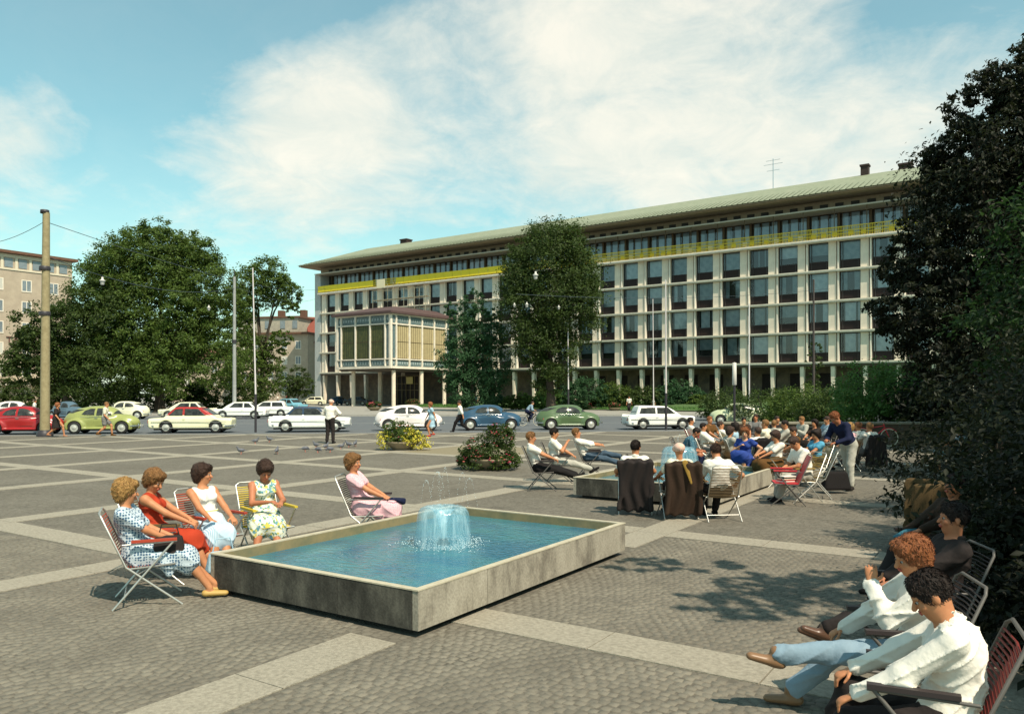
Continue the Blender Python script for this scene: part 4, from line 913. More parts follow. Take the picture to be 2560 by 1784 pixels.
# ------------------------------------------------------------------ poles, lamps, wires
M_POLE = mat('pole_concrete', (.33, .27, .15), .8, (.24, .19, .10), 5, bump=.2)
M_GREY = mat('pole_grey', (.34, .34, .32), .7, (.25, .25, .24), 5)
M_WPOLE = mat('pole_white', (.62, .56, .55), .5)
M_DPOLE = mat('pole_dark', (.035, .03, .035), .5)
def pole(name, label, cat, px_, d, ztop, r0, r1, m, dark=0, lean=0, group=None, extra=None):
    x, y, _ = T(px_, d); t = thing(name, label, cat, (x, y, 0), 0, group)
    if dark: MB().tube([(0, 0, 0), (0, 0, dark)], r0 * 1.35, 10).build('base', M_DPOLE, t)
    MB().tube([(0, 0, dark), (lean * .5, 0, (dark + ztop) / 2), (lean, 0, ztop)], [r0, (r0 + r1) / 2, r1], 12).build('shaft', m, t)
    return t
t = pole('lamp_pole', 'tall thick ochre pole with dark collars at the far left kerb', 'pole', 112, 37.4, 10.65, .22, .155, M_POLE, lean=.07)
for z in (7.9, 5.75, .0): MB().lathe([(.24, z), (.25, z + .03), (.25, z + .16), (.22, z + .2)], n=14).build('collar', M_DPOLE, t) if z else MB().lathe([(.36, 0), (.36, .16), (.24, .3)], n=14).build('foot', M_DPOLE, t)
MB().lathe([(.0, 10.78), (.19, 10.78), (.2, 10.62), (.15, 10.62)], n=14).build('cap', M_DPOLE, t)
t = pole('lamp_pole', 'grey concrete mast before the big trees, left of the thin flagpole', 'pole', 586, 66, 11.8, .17, .11, M_GREY)
MB().lathe([(.2, 6.2), (.2, 6.5)], n=10).build('collar', M_DPOLE, t); MB().tube([(0, 0, 11.8), (0, 0, 12.4)], .03, 6).build('spike', M_DPOLE, t)
pole('flagpole', 'slender pinkish flagpole with a dark foot at the kerb behind the sedans', 'flagpole', 639, 41.0, 8.6, .045, .03, M_WPOLE, 2.0, -.15, 'flagpoles')
pole('flagpole', 'white flagpole with a dark foot beside the white estate car', 'flagpole', 1665, 43.6, 8.35, .05, .03, M_WPOLE, 2.05, -.02, 'flagpoles')
pole('flagpole', 'thin white flagpole, left one of the pair before the arcade', 'flagpole', 1634, 85, 12.2, .06, .04, M_WPOLE, 0, -.08, 'flagpoles')
pole('flagpole', 'white flagpole in front of the facade above the lamp tube', 'flagpole', 1873, 60, 8.9, .06, .045, M_WPOLE, 0, 0, 'flagpoles')
pole('flagpole', 'white and dark flagpole just right of the columnar tree', 'flagpole', 1421, 82, 9.3, .07, .05, M_WPOLE, 2.4, -.05, 'flagpoles')
t = pole('street_lamp', 'dark lamp post topped by an upright white tube', 'street lamp', 1836, 46, 2.5, .07, .07, M_DPOLE); MB().lathe([(0, 3.85), (.12, 3.82), (.13, 2.55), (.09, 2.5)], n=12).build('lamp_tube', mat('lamp_opal', (.55, .52, .47), .5), t)
t = pole('lamp_pole', 'dark lamp post before the right end of the facade', 'pole', 2034, 62, 11, .10, .07, mat('pole_brown', (.06, .045, .04), .7))
# span wires with white hanging lamps
M_WIRE = mat('wire', (.05, .07, .09), .6)
lamp_m = MB().lathe([(0, .42), (.07, .42), (.08, .25), (.22, .16), (.23, .12), (.15, .08), (.15, -.12), (.10, -.2), (0, -.2)], n=12)
def pt(px_, py_, d): return Vector(((px_ - 1280) / F * d, d, H + (YH - py_) / F * d))
def wire(name, label, a, b, sag, r=.016):
    m = (a + b) / 2; m.z -= sag; mb = MB(); pts = []
    for i in range(13):
        f = i / 12; pts.append(a.lerp(b, f) - Vector((0, 0, sag * 4 * f * (1 - f))))
    mb.tube(pts, r, 4, False); o = mb.build(name, M_WIRE); tag(o, label, 'wire'); return pts
lm = lamp_m.mesh('lamp')
def hlamp(p, label, s=1.0):
    t = thing('hanging_lamp', label, 'street lamp', p, 0, 'white lamps hanging on span wires'); o = link('shade', lm, MATS['lamp_opal'], t); o.scale = (s, s, s)
    MB().tube([(0, 0, .42 * s), (0, 0, .55 * s)], .02, 4).build('hook', M_DPOLE, t)
w1 = wire('span_wire', 'wire from the tall pole across the left trees', pt(116, 640, 37.4), pt(586, 720, 66), .9)
w2 = wire('span_wire', 'wire from the grey mast to the office building', pt(586, 716, 66), bworld_p if False else Vector((*bworld(1, .2), 19)), 1.0)
w3 = wire('span_wire', 'upper wire from the tall pole top out over the trees', pt(119, 556, 37.4), Vector((*bworld(3, .2), 20.5)), 1.4)
w4 = wire('span_wire', 'wire carrying lamps before the columnar tree', pt(1290, 735, 74), Vector((*bworld(88, .3), 14)), .7)
w5 = wire('span_wire', 'wire entering at the left edge towards the tall pole', pt(-60, 610, 50), pt(108, 556, 37.4), .3)
hlamp(pt(256, 706, 55), 'white hanging lamp before the left shoulder of the big tree', .9); hlamp(pt(522, 772, 64), 'small white hanging lamp low before the right part of the big tree', .7)
hlamp(pt(1339, 692, 74), 'largest white hanging lamp, before the columnar tree', 1.2); hlamp(pt(1317, 764, 76), 'white hanging lamp lower left on the columnar tree', .8); hlamp(pt(1286, 764, 77), 'leftmost small white lamp on the columnar tree', .65)
hlamp(pt(1397, 770, 76), 'small white lamp right of centre on the columnar tree', .65)

# ------------------------------------------------------------------ planters, pigeons, bicycle
M_BOWL = mat('bowl_concrete', (.28, .22, .14), .85, (.2, .155, .10), 5)
def flowers(blobs, n, size, m, seed):
    g = np.random.default_rng(seed); B = np.array(blobs); bi = g.integers(0, len(B), n); d = g.normal(size=(n, 3)); d[:, 2] = np.abs(d[:, 2]) * .8; d /= np.linalg.norm(d, axis=1)[:, None]
    P = B[bi, :3] + d * B[bi, 3:6] * 1.04; V = []; Fq = []
    for p in P:
        s = size * g.uniform(.6, 1.2); q = len(V); V += [p + (0, 0, s * .4)]
        for k in range(6): a = k * math.pi / 3; V.append(p + (s * math.cos(a), s * math.sin(a), g.uniform(-.2, .2) * s))
        Fq += [(q, q + 1 + k, q + 1 + (k + 1) % 6) for k in range(6)]
    return mkmesh(V, np.array(Fq))
M_YF = mat('yellow_flower', (.75, .58, .02), .6, island=.2); M_RF = mat('magenta_flower', (.38, .03, .07), .6, island=.3); M_PF = mat('salmon_flower', (.6, .16, .12), .6, island=.2)
def planter(label, x, y, r, blobs, n, ls, lm_, fl, seed, group='flower bowls on the square'):
    t = thing('planter', label, 'planter', (x, y, 0), 0, group)
    MB().lathe([(.0, .0), (r * .55, 0), (r * .6, .04), (r, r * .42), (r * 1.03, r * .5), (r * .95, r * .5), (r * .8, r * .42), (0, r * .42)], n=20).build('bowl', M_BOWL, t)
    link('foliage', leaves(blobs, n, ls, seed, clump=.34, per=14), lm_, t)
    for (m_, k, s) in fl: link('blossoms', flowers(blobs, k, s, m_, seed + 1), m_, t)['kind'] = 'stuff'
    return t
x, y = G(1012, 1124); r = planter('flower bowl trailing yellow blossoms on the gravelled field', x - .1, y + .1, .62, [(-.25, 0, .75, .42, .4, .32), (.15, 0, .6, .45, .4, .3), (.0, 0, .5, .7, .6, .25)], 4200, .085, M_LEAF, [(M_PF, 20, .035)], 121)
link('trailing_flowers', leaves([(-.62, -.2, .38, .28, .3, .34), (.62, -.2, .32, .34, .3, .32), (.82, -.1, .2, .3, .3, .18), (.35, -.35, .45, .35, .25, .3)], 2600, .075, 125, clump=.4, per=14), mat('yellow_leaf', (.60, .48, .03), .6, (.40, .38, .05), 8, island=.25), r)
x, y = G(1222, 1174); planter('bushy bowl of dark leaves with magenta flowers beside the fountain', x, y + .2, .62, [(-.35, 0, .5, .38, .4, .36), (-.2, -.45, .22, .45, .25, .22), (.35, -.42, .2, .4, .25, .2), (.62, 0, .22, .25, .4, .22), (-.62, 0, .22, .25, .4, .22), (.25, 0, .62, .42, .4, .5), (.28, 0, .95, .34, .32, .30), (0, -.1, .4, .6, .5, .3), (-.5, 0, .35, .25, .3, .3), (.48, 0, .8, .2, .25, .25)], 9500, .085, M_LEAF2, [(M_RF, 110, .035), (M_PF, 40, .03)], 131)
for i, (px_, py_, w, lab) in enumerate(((936, 1026, .85, 'small far flower bowl left of the white beetle'), (1032, 1017, .95, 'flat far flower bed bowl below the hall columns'), (1483, 1024, .7, 'far flower bowl behind the green beetle'), (1537, 1026, .75, 'far flower bowl left of the far pedestrian'), (1672, 1022, .7, 'far flower bowl behind the white estate car'))):
    x, y = G(px_, py_); planter(lab, x, y, w * .9, [(0, 0, .75 * w, .95 * w, .8 * w, .45 * w), (-.4 * w, 0, .65 * w, .5 * w, .5, .35)], 1300, .2, M_LEAF2, [(M_RF, 40, .09), (M_PF, 18, .08)], 140 + i)
def pigeon(px_, py_, rot, label, up=0):
    x, y = G(px_, py_); t = thing('pigeon', label, 'pigeon', (x, y, 0), R(rot), 'pigeons on the square')
    s = Sdf(); s.ell((0, 0, .13), (.12, .06, .065), k=.02); s.cap((.07, 0, .15), (.12, 0, .22 if not up else .12), .04, .028, k=.03); s.ell((.13, 0, .245 if not up else .09), (.032, .026, .027), k=.015); s.cap((-.08, 0, .12), (-.24, 0, .08), .04, .02, sq=.4, ax=(0, 0, 1)); s.cap((.15, 0, .245 if not up else .085), (.19, 0, .235 if not up else .07), .01, .004, k=.005)
    link('body', s.mesh(.014), mat('pigeon_grey', (.07, .075, .09), .6, (.14, .14, .16), 20), t)
    for sy in (-.03, .03): MB().tube([(.0, sy, .1), (0, sy, .0), (.03, sy, 0)], .008, 5).build('leg', M_PF, t)
for i, (zx, zy, rt, lab) in enumerate(((130, 285, 200, 'leftmost near pigeon, alone'), (235, 208, 10, 'far pigeon left of the flagpole foot line'), (345, 195, 170, 'far pigeon second from the left'), (398, 285, 90, 'dark pigeon seen end on'), (612, 268, 20, 'dark pigeon stretching forward left of the standing man'), (697, 240, 160, 'pigeon just left behind of a feeding pair'), (710, 275, -20, 'pigeon pecking in front of the standing man'), (768, 250, 60, 'pigeon right at the standing man shadow'), (802, 272, 200, 'small dark pigeon nearest the man feet'), (882, 250, 10, 'pigeon walking right of the man'), (945, 235, 170, 'pigeon turning back, second from the right'), (990, 228, 80, 'rightmost pigeon, standing upright'))):
    pigeon(560 + zx / 3.021, 1040 + zy / 3.021, rt, lab, i in (4, 6, 8))
def bicycle(label, loc, rot, m):
    t = thing('bicycle', label, 'bicycle', loc, rot)
    for x in (-.52, .52):
        w = MB(); n = 28; prof = []
        for k in range(n + 1): a = 2 * math.pi * k / n; prof.append((x + .33 * math.cos(a), 0, .34 + .33 * math.sin(a)))
        w = MB(); w.tube(prof, .019, 6, False); wo = w.build('wheel', mat('tyre_grey', (.55, .50, .38), .7), t)
        s = MB()
        for k in range(14): a = 2 * math.pi * k / 14; s.tube([(x, 0, .34), (x + .32 * math.cos(a), 0, .34 + .32 * math.sin(a))], .003, 3, False)
        s.build('spokes', M_GREY, wo)
    f = MB()
    for a, b in (((-.52, 0, .34), (-.12, 0, .30)), ((-.12, 0, .30), (-.24, 0, .82)), ((-.52, 0, .34), (-.22, 0, .72)), ((-.12, 0, .30), (.36, 0, .72)), ((-.21, 0, .70), (.34, 0, .80)), ((.33, 0, .88), (.40, 0, .62)), ((.40, 0, .62), (.52, 0, .34))): f.tube([a, b], .02, 6)
    f.build('frame', m, t)
    MB().tube([(.22, -.26, .98), (.34, -.1, .98), (.33, 0, .92), (.34, .1, .98), (.22, .26, .98)], .015, 6).build('handlebar', M_GREY, t)
    s = Sdf(); s.ell((-.26, 0, .86), (.14, .07, .035)); link('saddle', s.mesh(.015), M_DARKM, t)
    for sy in (-1, 1): MB().box(-.17 + sy * .08, -.07 + sy * .08, sy * .08, sy * .16, .29 - sy * .1, .32 - sy * .1).build('pedal', M_DARKM, t)
    for x in (-.52, .52):
        g = MB(); g.tube([(x + .37 * math.cos(a), 0, .34 + .37 * math.sin(a)) for a in [R(20 + 16 * k) for k in range(9)]], .018, 5, False); g.build('mudguard', m, t)
    return t
bk = bicycle('red bicycle leaning on the low brown wall', (14.2, 30.55, 0), R(-2), mat('bike_red', (.55, .03, .04), .35)); bk.rotation_euler = (R(-9), 0, R(-2))
# ------------------------------------------------------------------ cars: shells grown from signed distances, glass and trim fitted to them
def paint(name, c, c2=None): return mat(name, c, .28, c2 or tuple(q * .88 for q in c), 1.5, spec=.6)
M_TYRE = mat('tyre', (.018, .017, .017), .85); M_CHROME = mat('chrome', (.6, .6, .58), .22, metal=.9); M_CGL = mat('car_glass', (.012, .013, .014), .2, (.06, .066, .06), 3.2, spec=.22); M_UNDER = mat('car_underside', (.01, .01, .01), .9)
M_HUB = mat('hubcap', (.55, .53, .47), .35, metal=.4); M_LAMP = mat('headlamp_glass', (.6, .62, .6), .15, spec=.8); M_TAIL = mat('tail_lamp', (.35, .02, .02), .3)
def shell(base, planes, bb, off, vox, thick=.05):
    s = Sdf(); s.p = list(base.p)
    D, lo = s.grid(vox)
    n = D.shape; X = (lo[0] + vox * np.arange(n[0]))[:, None, None]; Y = (lo[1] + vox * np.arange(n[1]))[None, :, None]; Z = (lo[2] + vox * np.arange(n[2]))[None, None, :]
    P = None
    for (nn, o) in planes:
        l = math.sqrt(sum(q * q for q in nn)); e = (X * nn[0] + Y * nn[1] + Z * nn[2]) / l - o / l; P = e if P is None else np.maximum(P, e)
    D2 = np.maximum(np.maximum(D - off, P), -(D + thick)).astype(np.float32)
    v, f = surfnets(D2, lo, vox); return mkmesh(v, f, True, 'pane')
def quad2d(pts):
    """half planes (in x,z) of a convex outline given counter-clockwise"""
    out = []
    for i in range(len(pts)):
        (x0, z0), (x1, z1) = pts[i], pts[(i + 1) % len(pts)]; nx, nz = (z1 - z0), -(x1 - x0); out.append(((nx, 0, nz), nx * x0 + nz * z0))
    return out
def wheel_parts(r, w, hub):
    t = MB(); t.lathe([(r * .62, -w / 2), (r * .9, -w / 2), (r, -w * .32), (r, w * .32), (r * .9, w / 2), (r * .62, w / 2)], n=22, axis='y')
    h = MB(); h.lathe([(0, -w * .42), (r * .63, -w * .40)], n=22, axis='y', smooth=False); h.lathe([(0, -w * .62), (hub * .6, -w * .58), (hub, -w * .42)], n=18, axis='y'); h.lathe([(0, w * .42), (r * .63, w * .40)], n=22, axis='y', smooth=False); h.lathe([(0, w * .62), (hub * .6, w * .58), (hub, w * .42)], n=18, axis='y')
    return t.mesh('tyre'), h.mesh('hubcap')
def finish(t, xs, r, w, hub, y):
    tm, hm = wheel_parts(r, w, hub)
    for x in xs:
        for s in (-1, 1): q = link('wheel', tm, M_TYRE, t, (x, s * y, r)); link('hubcap', hm, M_HUB, q)
def make_beetle():
    t = thing('parked_car', 'x', 'car')
    b = Sdf()
    b.ell((-.12, 0, .80), (1.16, .66, .74), k=.05)
    b.ell((-.72, 0, .60), (1.26, .60, .80), k=.10)
    b.ell((1.02, 0, .58), (.90, .52, .46), k=.10)
    b.cap((.8, 0, .66), (1.60, 0, .55), .36, .24, k=.12)
    b.conv([((1, 0, 0), 1.0), ((-1, 0, 0), 1.25), ((0, 1, 0), .64), ((0, -1, 0), .64), ((0, 0, 1), .80), ((0, 0, -1), -.27)], ((-1.3, -.66, .25), (1.05, .66, .82)), .12, k=.1)
    for x, q, r in ((1.24, .60, .56), (-1.16, .60, .58)):
        for s in (-1, 1): b.ell((x - (.04 if x > 0 else -.0), s * q, .40), (r, .17, .42), k=.04)
    b.conv([((1, 0, 0), .9), ((-1, 0, 0), .8), ((0, 1, 0), .74), ((0, -1, 0), .74), ((0, 0, 1), .33), ((0, 0, -1), -.25)], ((-.8, -.76, .25), (.9, .76, .34)), .03, k=.03)
    for x in (1.22, -1.18):
        for s in (-1, 1): b.cap((x, s * .60, .33), (x, s * .98, .33), .365, .365, k=.015, op=1)
    b.conv([((0, 0, 1), .22)], ((-3, -3, -3), (3, 3, .22)), k=.01, op=1)
    b.conv([((0, 0, -1), -1.492)], ((-3, -3, 1.49), (3, 3, 3)), k=.10, op=1)
    link('body', b.mesh(.034, 'body'), M_CHROME, t)
    side = [[(-.92, 1.0), (-.18, .97), (-.18, 1.35), (-.46, 1.345), (-.74, 1.24)], [(-.10, .97), (.66, .96), (.56, 1.16), (.30, 1.36), (-.10, 1.37)]]
    for s in (-1, 1):
        for q in side: link('side_window', shell(b, quad2d(q) + [((0, -s, 0), -.38)], None, .006, .026), M_CGL, t)
    link('windscreen', shell(b, [((-1, 0, .62), -.02), ((0, 1, 0), .49), ((0, -1, 0), .49), ((0, 0, -1), -1.03), ((0, 0, 1), 1.36), ((-1, 0, 0), -.52)], None, .006, .026), M_CGL, t)
    link('rear_window', shell(b, [((1, 0, 0), -.72), ((0, 1, 0), .36), ((0, -1, 0), .36), ((0, 0, -1), -1.08), ((0, 0, 1), 1.30)], None, .006, .026), M_CGL, t)
    for s in (-1, 1):
        m = MB(); m.tube([(-.9, s * .665, .90), (-.2, s * .685, .925), (.7, s * .60, .90)], .010, 5); m.build('trim', M_CHROME, t)
        MB().lathe([(0, 0.02), (.06, .01), (.085, -.03)], (0, 0, 0), 14).build('headlight', M_LAMP, t, (1.60, s * .50, .66), (0, R(62), 0))
        s2 = Sdf(); s2.ell((-1.62, s * .60, .60), (.05, .05, .09)); link('tail_light', s2.mesh(.022), M_TAIL, t)
        MB().box(-.16, -.0, s * .668, s * .70, .84, .865).build('handle', M_CHROME, t)
    for x, d in ((1.98, 1), (-1.96, -1)):
        m = MB(); m.tube([(x - d * .32, -.70, .42), (x - d * .05, -.5, .42), (x, 0, .42), (x - d * .05, .5, .42), (x - d * .32, .70, .42)], .035, 7)
        for s in (-.35, .35): m.tube([(x - d * .02, s, .33), (x + d * .02, s, .42), (x - d * .02, s, .54)], .025, 6)
        m.build('bumper', M_CHROME, t)
    MB().box(-1.6, 1.5, -.56, .56, .18, .26).build('underside', M_UNDER, t)
    for x in (2.03, -2.01): MB().box(x - .01, x + .01, -.22, .22, .38, .48).build('number_plate', M_LAMP, t)
    link('door_gap', shell(b, quad2d([(-.20, .42), (.72, .42), (.72, .46), (-.20, .46)]), None, .002, .026), M_UNDER, t)
    link('door_gap', shell(b, quad2d([(-.235, .42), (-.205, .42), (-.205, .96), (-.235, .96)]), None, .002, .026), M_UNDER, t)
    finish(t, (1.22, -1.18), .33, .15, .12, .64); return t
def make_sedan(L_=4.35, fin_=.0, estate=False):
    t = thing('parked_car', 'x', 'car'); b = Sdf(); h = L_ / 2
    b.conv([((1, 0, -.12), h - .06), ((-1, 0, -.10), h - .06), ((0, 1, .10), .83), ((0, -1, .10), .83), ((0, 0, 1), .87), ((0, 0, -1), -.24), ((.10, 1, 0), .90), ((.10, -1, 0), .90), ((-.06, 0, 1), .955), ((.05, 0, 1), .93)], ((-h, -.82, .2), (h, .82, .95)), .16, k=.05)
    if fin_:
        for s in (-1, 1): b.cap((-h + .1, s * .68, .84), (-.4, s * .72, .80), .055, .03, k=.06)
    xr = -1.75 if estate else -1.45
    b.conv([((0, 0, 1), 1.42), ((1, 0, 1.45), 2.62 if not estate else 2.45), ((-1, 0, .45 if estate else 1.05), (1.55 + .42) if estate else 2.26), ((0, 1, .30), .97), ((0, -1, .30), .97), ((0, 0, -1), -.7), ((.05, 0, 1), 1.43)], ((xr, -.76, .7), (1.2, .76, 1.42)), .12, k=.05)
    wx = (h - .82, -h + .95)
    for x in wx:
        for s in (-1, 1): b.cap((x, s * .58, .33), (x, s * 1.0, .33), .36, .36, k=.02, op=1)
    link('body', b.mesh(.032, 'body'), M_CHROME, t)
    x0 = -1.38 if estate else -1.12
    sw = [[(x0, .94), (-.36, .94), (-.36, 1.33), (x0 + (.15 if estate else .36), 1.31)], [(-.28, .94), (.86, .94), (.42, 1.32), (-.28, 1.335)]]
    for s in (-1, 1):
        for q in sw: link('side_window', shell(b, quad2d(q) + [((0, -s, 0), -.40)], None, .014, .026), M_CGL, t)
    link('windscreen', shell(b, [((0, 1, 0), .58), ((0, -1, 0), .58), ((0, 0, -1), -.97), ((0, 0, 1), 1.34), ((-1, 0, -1.45), -2.50 if not estate else -2.33)], None, .014, .026), M_CGL, t)
    link('rear_window', shell(b, [((0, 1, 0), .56), ((0, -1, 0), .56), ((0, 0, -1), -.98), ((0, 0, 1), 1.32), ((1, 0, -.35 if estate else -1.05), -1.86 if estate else -2.15)], None, .014, .026), M_CGL, t)
    r = link('roof', shell(b, [((0, 0, -1), -.965)], None, .007, .030), M_CHROME, t)
    for s in (-1, 1):
        m = MB(); m.box(-h + .2, h - .25, s * .795, s * .815, .60, .625); m.box(-h + .3, h - .4, s * .785, s * .80, .28, .31); m.build('trim', M_CHROME, t)
        MB().lathe([(0, 0.03), (.07, .02), (.095, -.04)], (0, 0, 0), 14).build('headlight', M_LAMP, t, (h - .10, s * .58, .66), (0, R(85), 0))
        MB().box(-h + .0, -h + .07, s * .50, s * .70, .55, .72).build('tail_light', M_TAIL, t)
        MB().box(-.34, -.2, s * .815, s * .835, .78, .80).build('handle', M_CHROME, t)
    m = MB()
    for k in range(4): m.box(h - .07, h - .02, -.42, .42, .52 + .06 * k, .545 + .06 * k)
    m.build('grille', M_CHROME, t)
    for x, d in ((h, 1), (-h, -1)):
        m = MB(); m.tube([(x - d * .35, -.80, .40), (x - d * .03, -.68, .40), (x + d * .03, 0, .40), (x - d * .03, .68, .40), (x - d * .35, .80, .40)], .045, 7); m.build('bumper', M_CHROME, t)
    MB().box(-h + .3, h - .3, -.66, .66, .17, .25).build('underside', M_UNDER, t)
    for x in (h + .05, -h - .05): MB().box(x - .01, x + .01, -.24, .24, .36, .46).build('number_plate', M_LAMP, t)
    for x in (-.34, .88): link('door_gap', shell(b, quad2d([(x, .36), (x + .03, .36), (x + .03, .90), (x, .90)]), None, .003, .026), M_UNDER, t)
    finish(t, wx, .32, .16, .14, .66); return t
beetle = make_beetle(); sedan = make_sedan(4.35); sedan2 = make_sedan(4.45, 1); estate = make_sedan(4.2, 1, True)
used = {}
def car(kind, px_, d, ang, m, label, group=None, roofm=None, z=-.12, glass=None):
    x = (px_ - 1280) / F * d
    c = copy_thing(kind, label=label, location=(x, d, z), rotation_euler=(0, 0, R(ang)))
    if group: c['group'] = group
    for ch in c.children:
        n = ch.name.split('.')[0]
        if n in ('body', 'roof'):
            ch.material_slots[0].link = 'OBJECT'; ch.material_slots[0].material = (roofm or m) if n == 'roof' else m
    return c
g1 = 'cars driving past on the near lane'; g2 = 'cars along the far side of the road'
P = paint
car(beetle, 62, 41.6, 8, P('paint_red', (.34, .012, .012)), 'red beetle shaped car half hidden behind the tall ochre pole', g1)
car(beetle, 257, 42.4, 6, P('paint_olive', (.30, .32, .10)), 'yellow green beetle shaped car behind the walking man in shorts', g1)
car(sedan, 483, 43.2, 7, P('paint_cream', (.80, .76, .50)), 'cream two door saloon with a red roof', g1, P('paint_roof_red', (.38, .02, .015)))
car(sedan2, 776, 44.2, 8, P('paint_white', (.82, .80, .74)), 'white saloon with a blue black roof behind the standing man', g1, P('paint_navy', (.02, .04, .08)))
car(beetle, 1023, 45.6, 8, P('paint_pinkwhite', (.80, .72, .68)), 'white beetle shaped car beside the woman in the light blue dress', g1)
car(beetle, 1223, 46.4, 8, P('paint_blue', (.028, .075, .13)), 'dark blue beetle shaped car, ahead of the cyclist', g1)
car(beetle, 1421, 46.9, 8, P('paint_green', (.09, .14, .06)), 'dull green beetle shaped car behind the cyclist', g1)
car(estate, 1645, 47.2, 188 - 180, P('paint_white', (.82, .80, .74)), 'white boxy car behind the flagpole at the right', g1)
car(beetle, 1846, 54, 168, P('paint_palegreen', (.50, .54, .34)), 'pale green rounded car partly hidden by shrubs and crowd', g1)
car(beetle, 36, 65, 8, P('paint_pinkwhite', (.80, .72, .68)), 'off white beetle shaped car at the left edge behind the red one', g2)
car(beetle, 172, 64, -28, P('paint_bluegrey', (.09, .14, .18)), 'blue grey beetle shaped car behind the woman in the dark dress', g2)
car(beetle, 312, 65, 188, P('paint_ivory', (.74, .70, .50)), 'ivory beetle shaped car turned left before the dark hedge', g2)
car(sedan2, 470, 65.5, 186, P('paint_ivory', (.74, .70, .50)), 'off white saloon just above the cream car with the red roof', g2)
car(sedan, 603, 66, 186, P('paint_white', (.82, .80, .74)), 'white saloon crossing behind the flagpole, left one of two', g2)
car(estate, 672, 71, 188, P('paint_white', (.82, .80, .74)), 'white boxy car behind the flagpole, overlapping the light blue car', g2)
car(sedan, 722, 84, 150, P('paint_lightblue', (.16, .36, .44)), 'light blue saloon behind the white cars', g2, z=0.0)
car(estate, 783, 122, 186, P('paint_ivory', (.74, .70, .50)), 'small cream estate car far off at the corner of the office building', g2, z=0.0)
car(beetle, 848, 128, 60, P('paint_blue', (.028, .075, .13)), 'blue car parked under the glazed hall', g2, z=0.0)
car(sedan2, 893, 126, 165, P('paint_black', (.02, .02, .025)), 'black saloon parked in the shade under the glazed hall', g2, z=0.0)
for k in (beetle, sedan, sedan2, estate):
    for ch in list(k.children):
        for q in list(ch.children): bpy.data.objects.remove(q)
        bpy.data.objects.remove(ch)
    bpy.data.objects.remove(k)
# ------------------------------------------------------------------ people, chairs, jackets
def skin(n, a, b): return mat(n, a, .55, b, 9, spec=.3)
SK = [skin('skin_tan', (.50, .22, .105), (.42, .17, .08)), skin('skin_fair', (.60, .32, .19), (.54, .27, .15)), skin('skin_ruddy', (.44, .17, .085), (.38, .14, .07))]
HAIR = {'blond': mat('hair_blond', (.44, .25, .08), .6, (.24, .12, .035), 40, bump=.8, bscale=90), 'fair': mat('hair_fair', (.30, .14, .045), .6, (.14, .065, .02), 40, bump=.8, bscale=90), 'brown': mat('hair_brown', (.055, .024, .012), .55, (.03, .013, .008), 40, bump=.8, bscale=90),
        'dark': mat('hair_dark', (.012, .008, .007), .6, (.02, .012, .009), 40, bump=.4, bscale=90, spec=.2), 'ginger': mat('hair_ginger', (.30, .10, .03), .6, (.18, .05, .015), 40, bump=.8, bscale=90), 'pinkcap': mat('cap_pink', (.72, .48, .38), .8, (.62, .38, .30), 20)}
def cloth(n, a, b=None, sc=5, **k): return mat('cloth_' + n, a, .85, b or tuple(q * .86 for q in a), sc, spec=.15, bump=.25, bscale=30, **k)
def patterned(n, base, spots, scale, thr, kind='dots', rot=0.0):
    key = 'cloth_' + n
    if key in MATS: return MATS[key]
    m = bpy.data.materials.new(key); m.use_nodes = True; nt = m.node_tree; N = nt.nodes; L = nt.links; p = N['Principled BSDF']; p.inputs['Roughness'].default_value = .85; p.inputs['Specular IOR Level'].default_value = .15
    tc = N.new('ShaderNodeTexCoord'); col = None; prev = None
    for i, c in enumerate(spots):
        if kind == 'stripe':
            w = N.new('ShaderNodeTexWave'); w.inputs['Scale'].default_value = scale; w.inputs['Distortion'].default_value = .6; mp = N.new('ShaderNodeMapping'); mp.inputs['Rotation'].default_value = (0, 0, rot); L.new(tc.outputs['Object'], mp.inputs[0]); L.new(mp.outputs[0], w.inputs[0]); f = w.outputs['Fac']; lo, hi = thr, thr + .1
        elif kind == 'dots':
            v = N.new('ShaderNodeTexVoronoi'); v.inputs['Scale'].default_value = scale; v.inputs['Randomness'].default_value = .35; L.new(tc.outputs['Object'], v.inputs['Vector']); f = v.outputs['Distance']; lo, hi = thr, thr - .06
        else:
            v = N.new('ShaderNodeTexNoise'); v.inputs['Scale'].default_value = scale * (1 + .25 * i); v.inputs['Detail'].default_value = 2; mp = N.new('ShaderNodeMapping'); mp.inputs['Location'].default_value = (i * 3.7, i * 1.9, i); L.new(tc.outputs['Object'], mp.inputs[0]); L.new(mp.outputs[0], v.inputs['Vector']); f = v.outputs[0]; lo, hi = thr, thr + .04
        mr = N.new('ShaderNodeMapRange'); L.new(f, mr.inputs[0]); mr.inputs[1].default_value = lo; mr.inputs[2].default_value = hi
        mx = N.new('ShaderNodeMix'); mx.data_type = 'RGBA'; L.new(mr.outputs[0], mx.inputs[0])
        if prev: L.new(prev, mx.inputs['A'])
        else: mx.inputs['A'].default_value = (*base, 1)
        mx.inputs['B'].default_value = (*c, 1); prev = mx.outputs['Result']
    L.new(prev, p.inputs['Base Color']); MATS[key] = m; return m
for _m in set(HAIR.values()):
    nt = _m.node_tree
    for nd in [q for q in nt.nodes if q.type == 'TEX_NOISE']:
        mp = nt.nodes.new('ShaderNodeMapping'); mp.inputs['Scale'].default_value = (1.6, 1.6, .28); mp.inputs['Rotation'].default_value = (.5, .3, 0)
        src = nd.inputs['Vector'].links[0].from_socket; nt.links.new(src, mp.inputs[0]); nt.links.new(mp.outputs[0], nd.inputs['Vector']); nd.inputs['Distortion'].default_value = .6
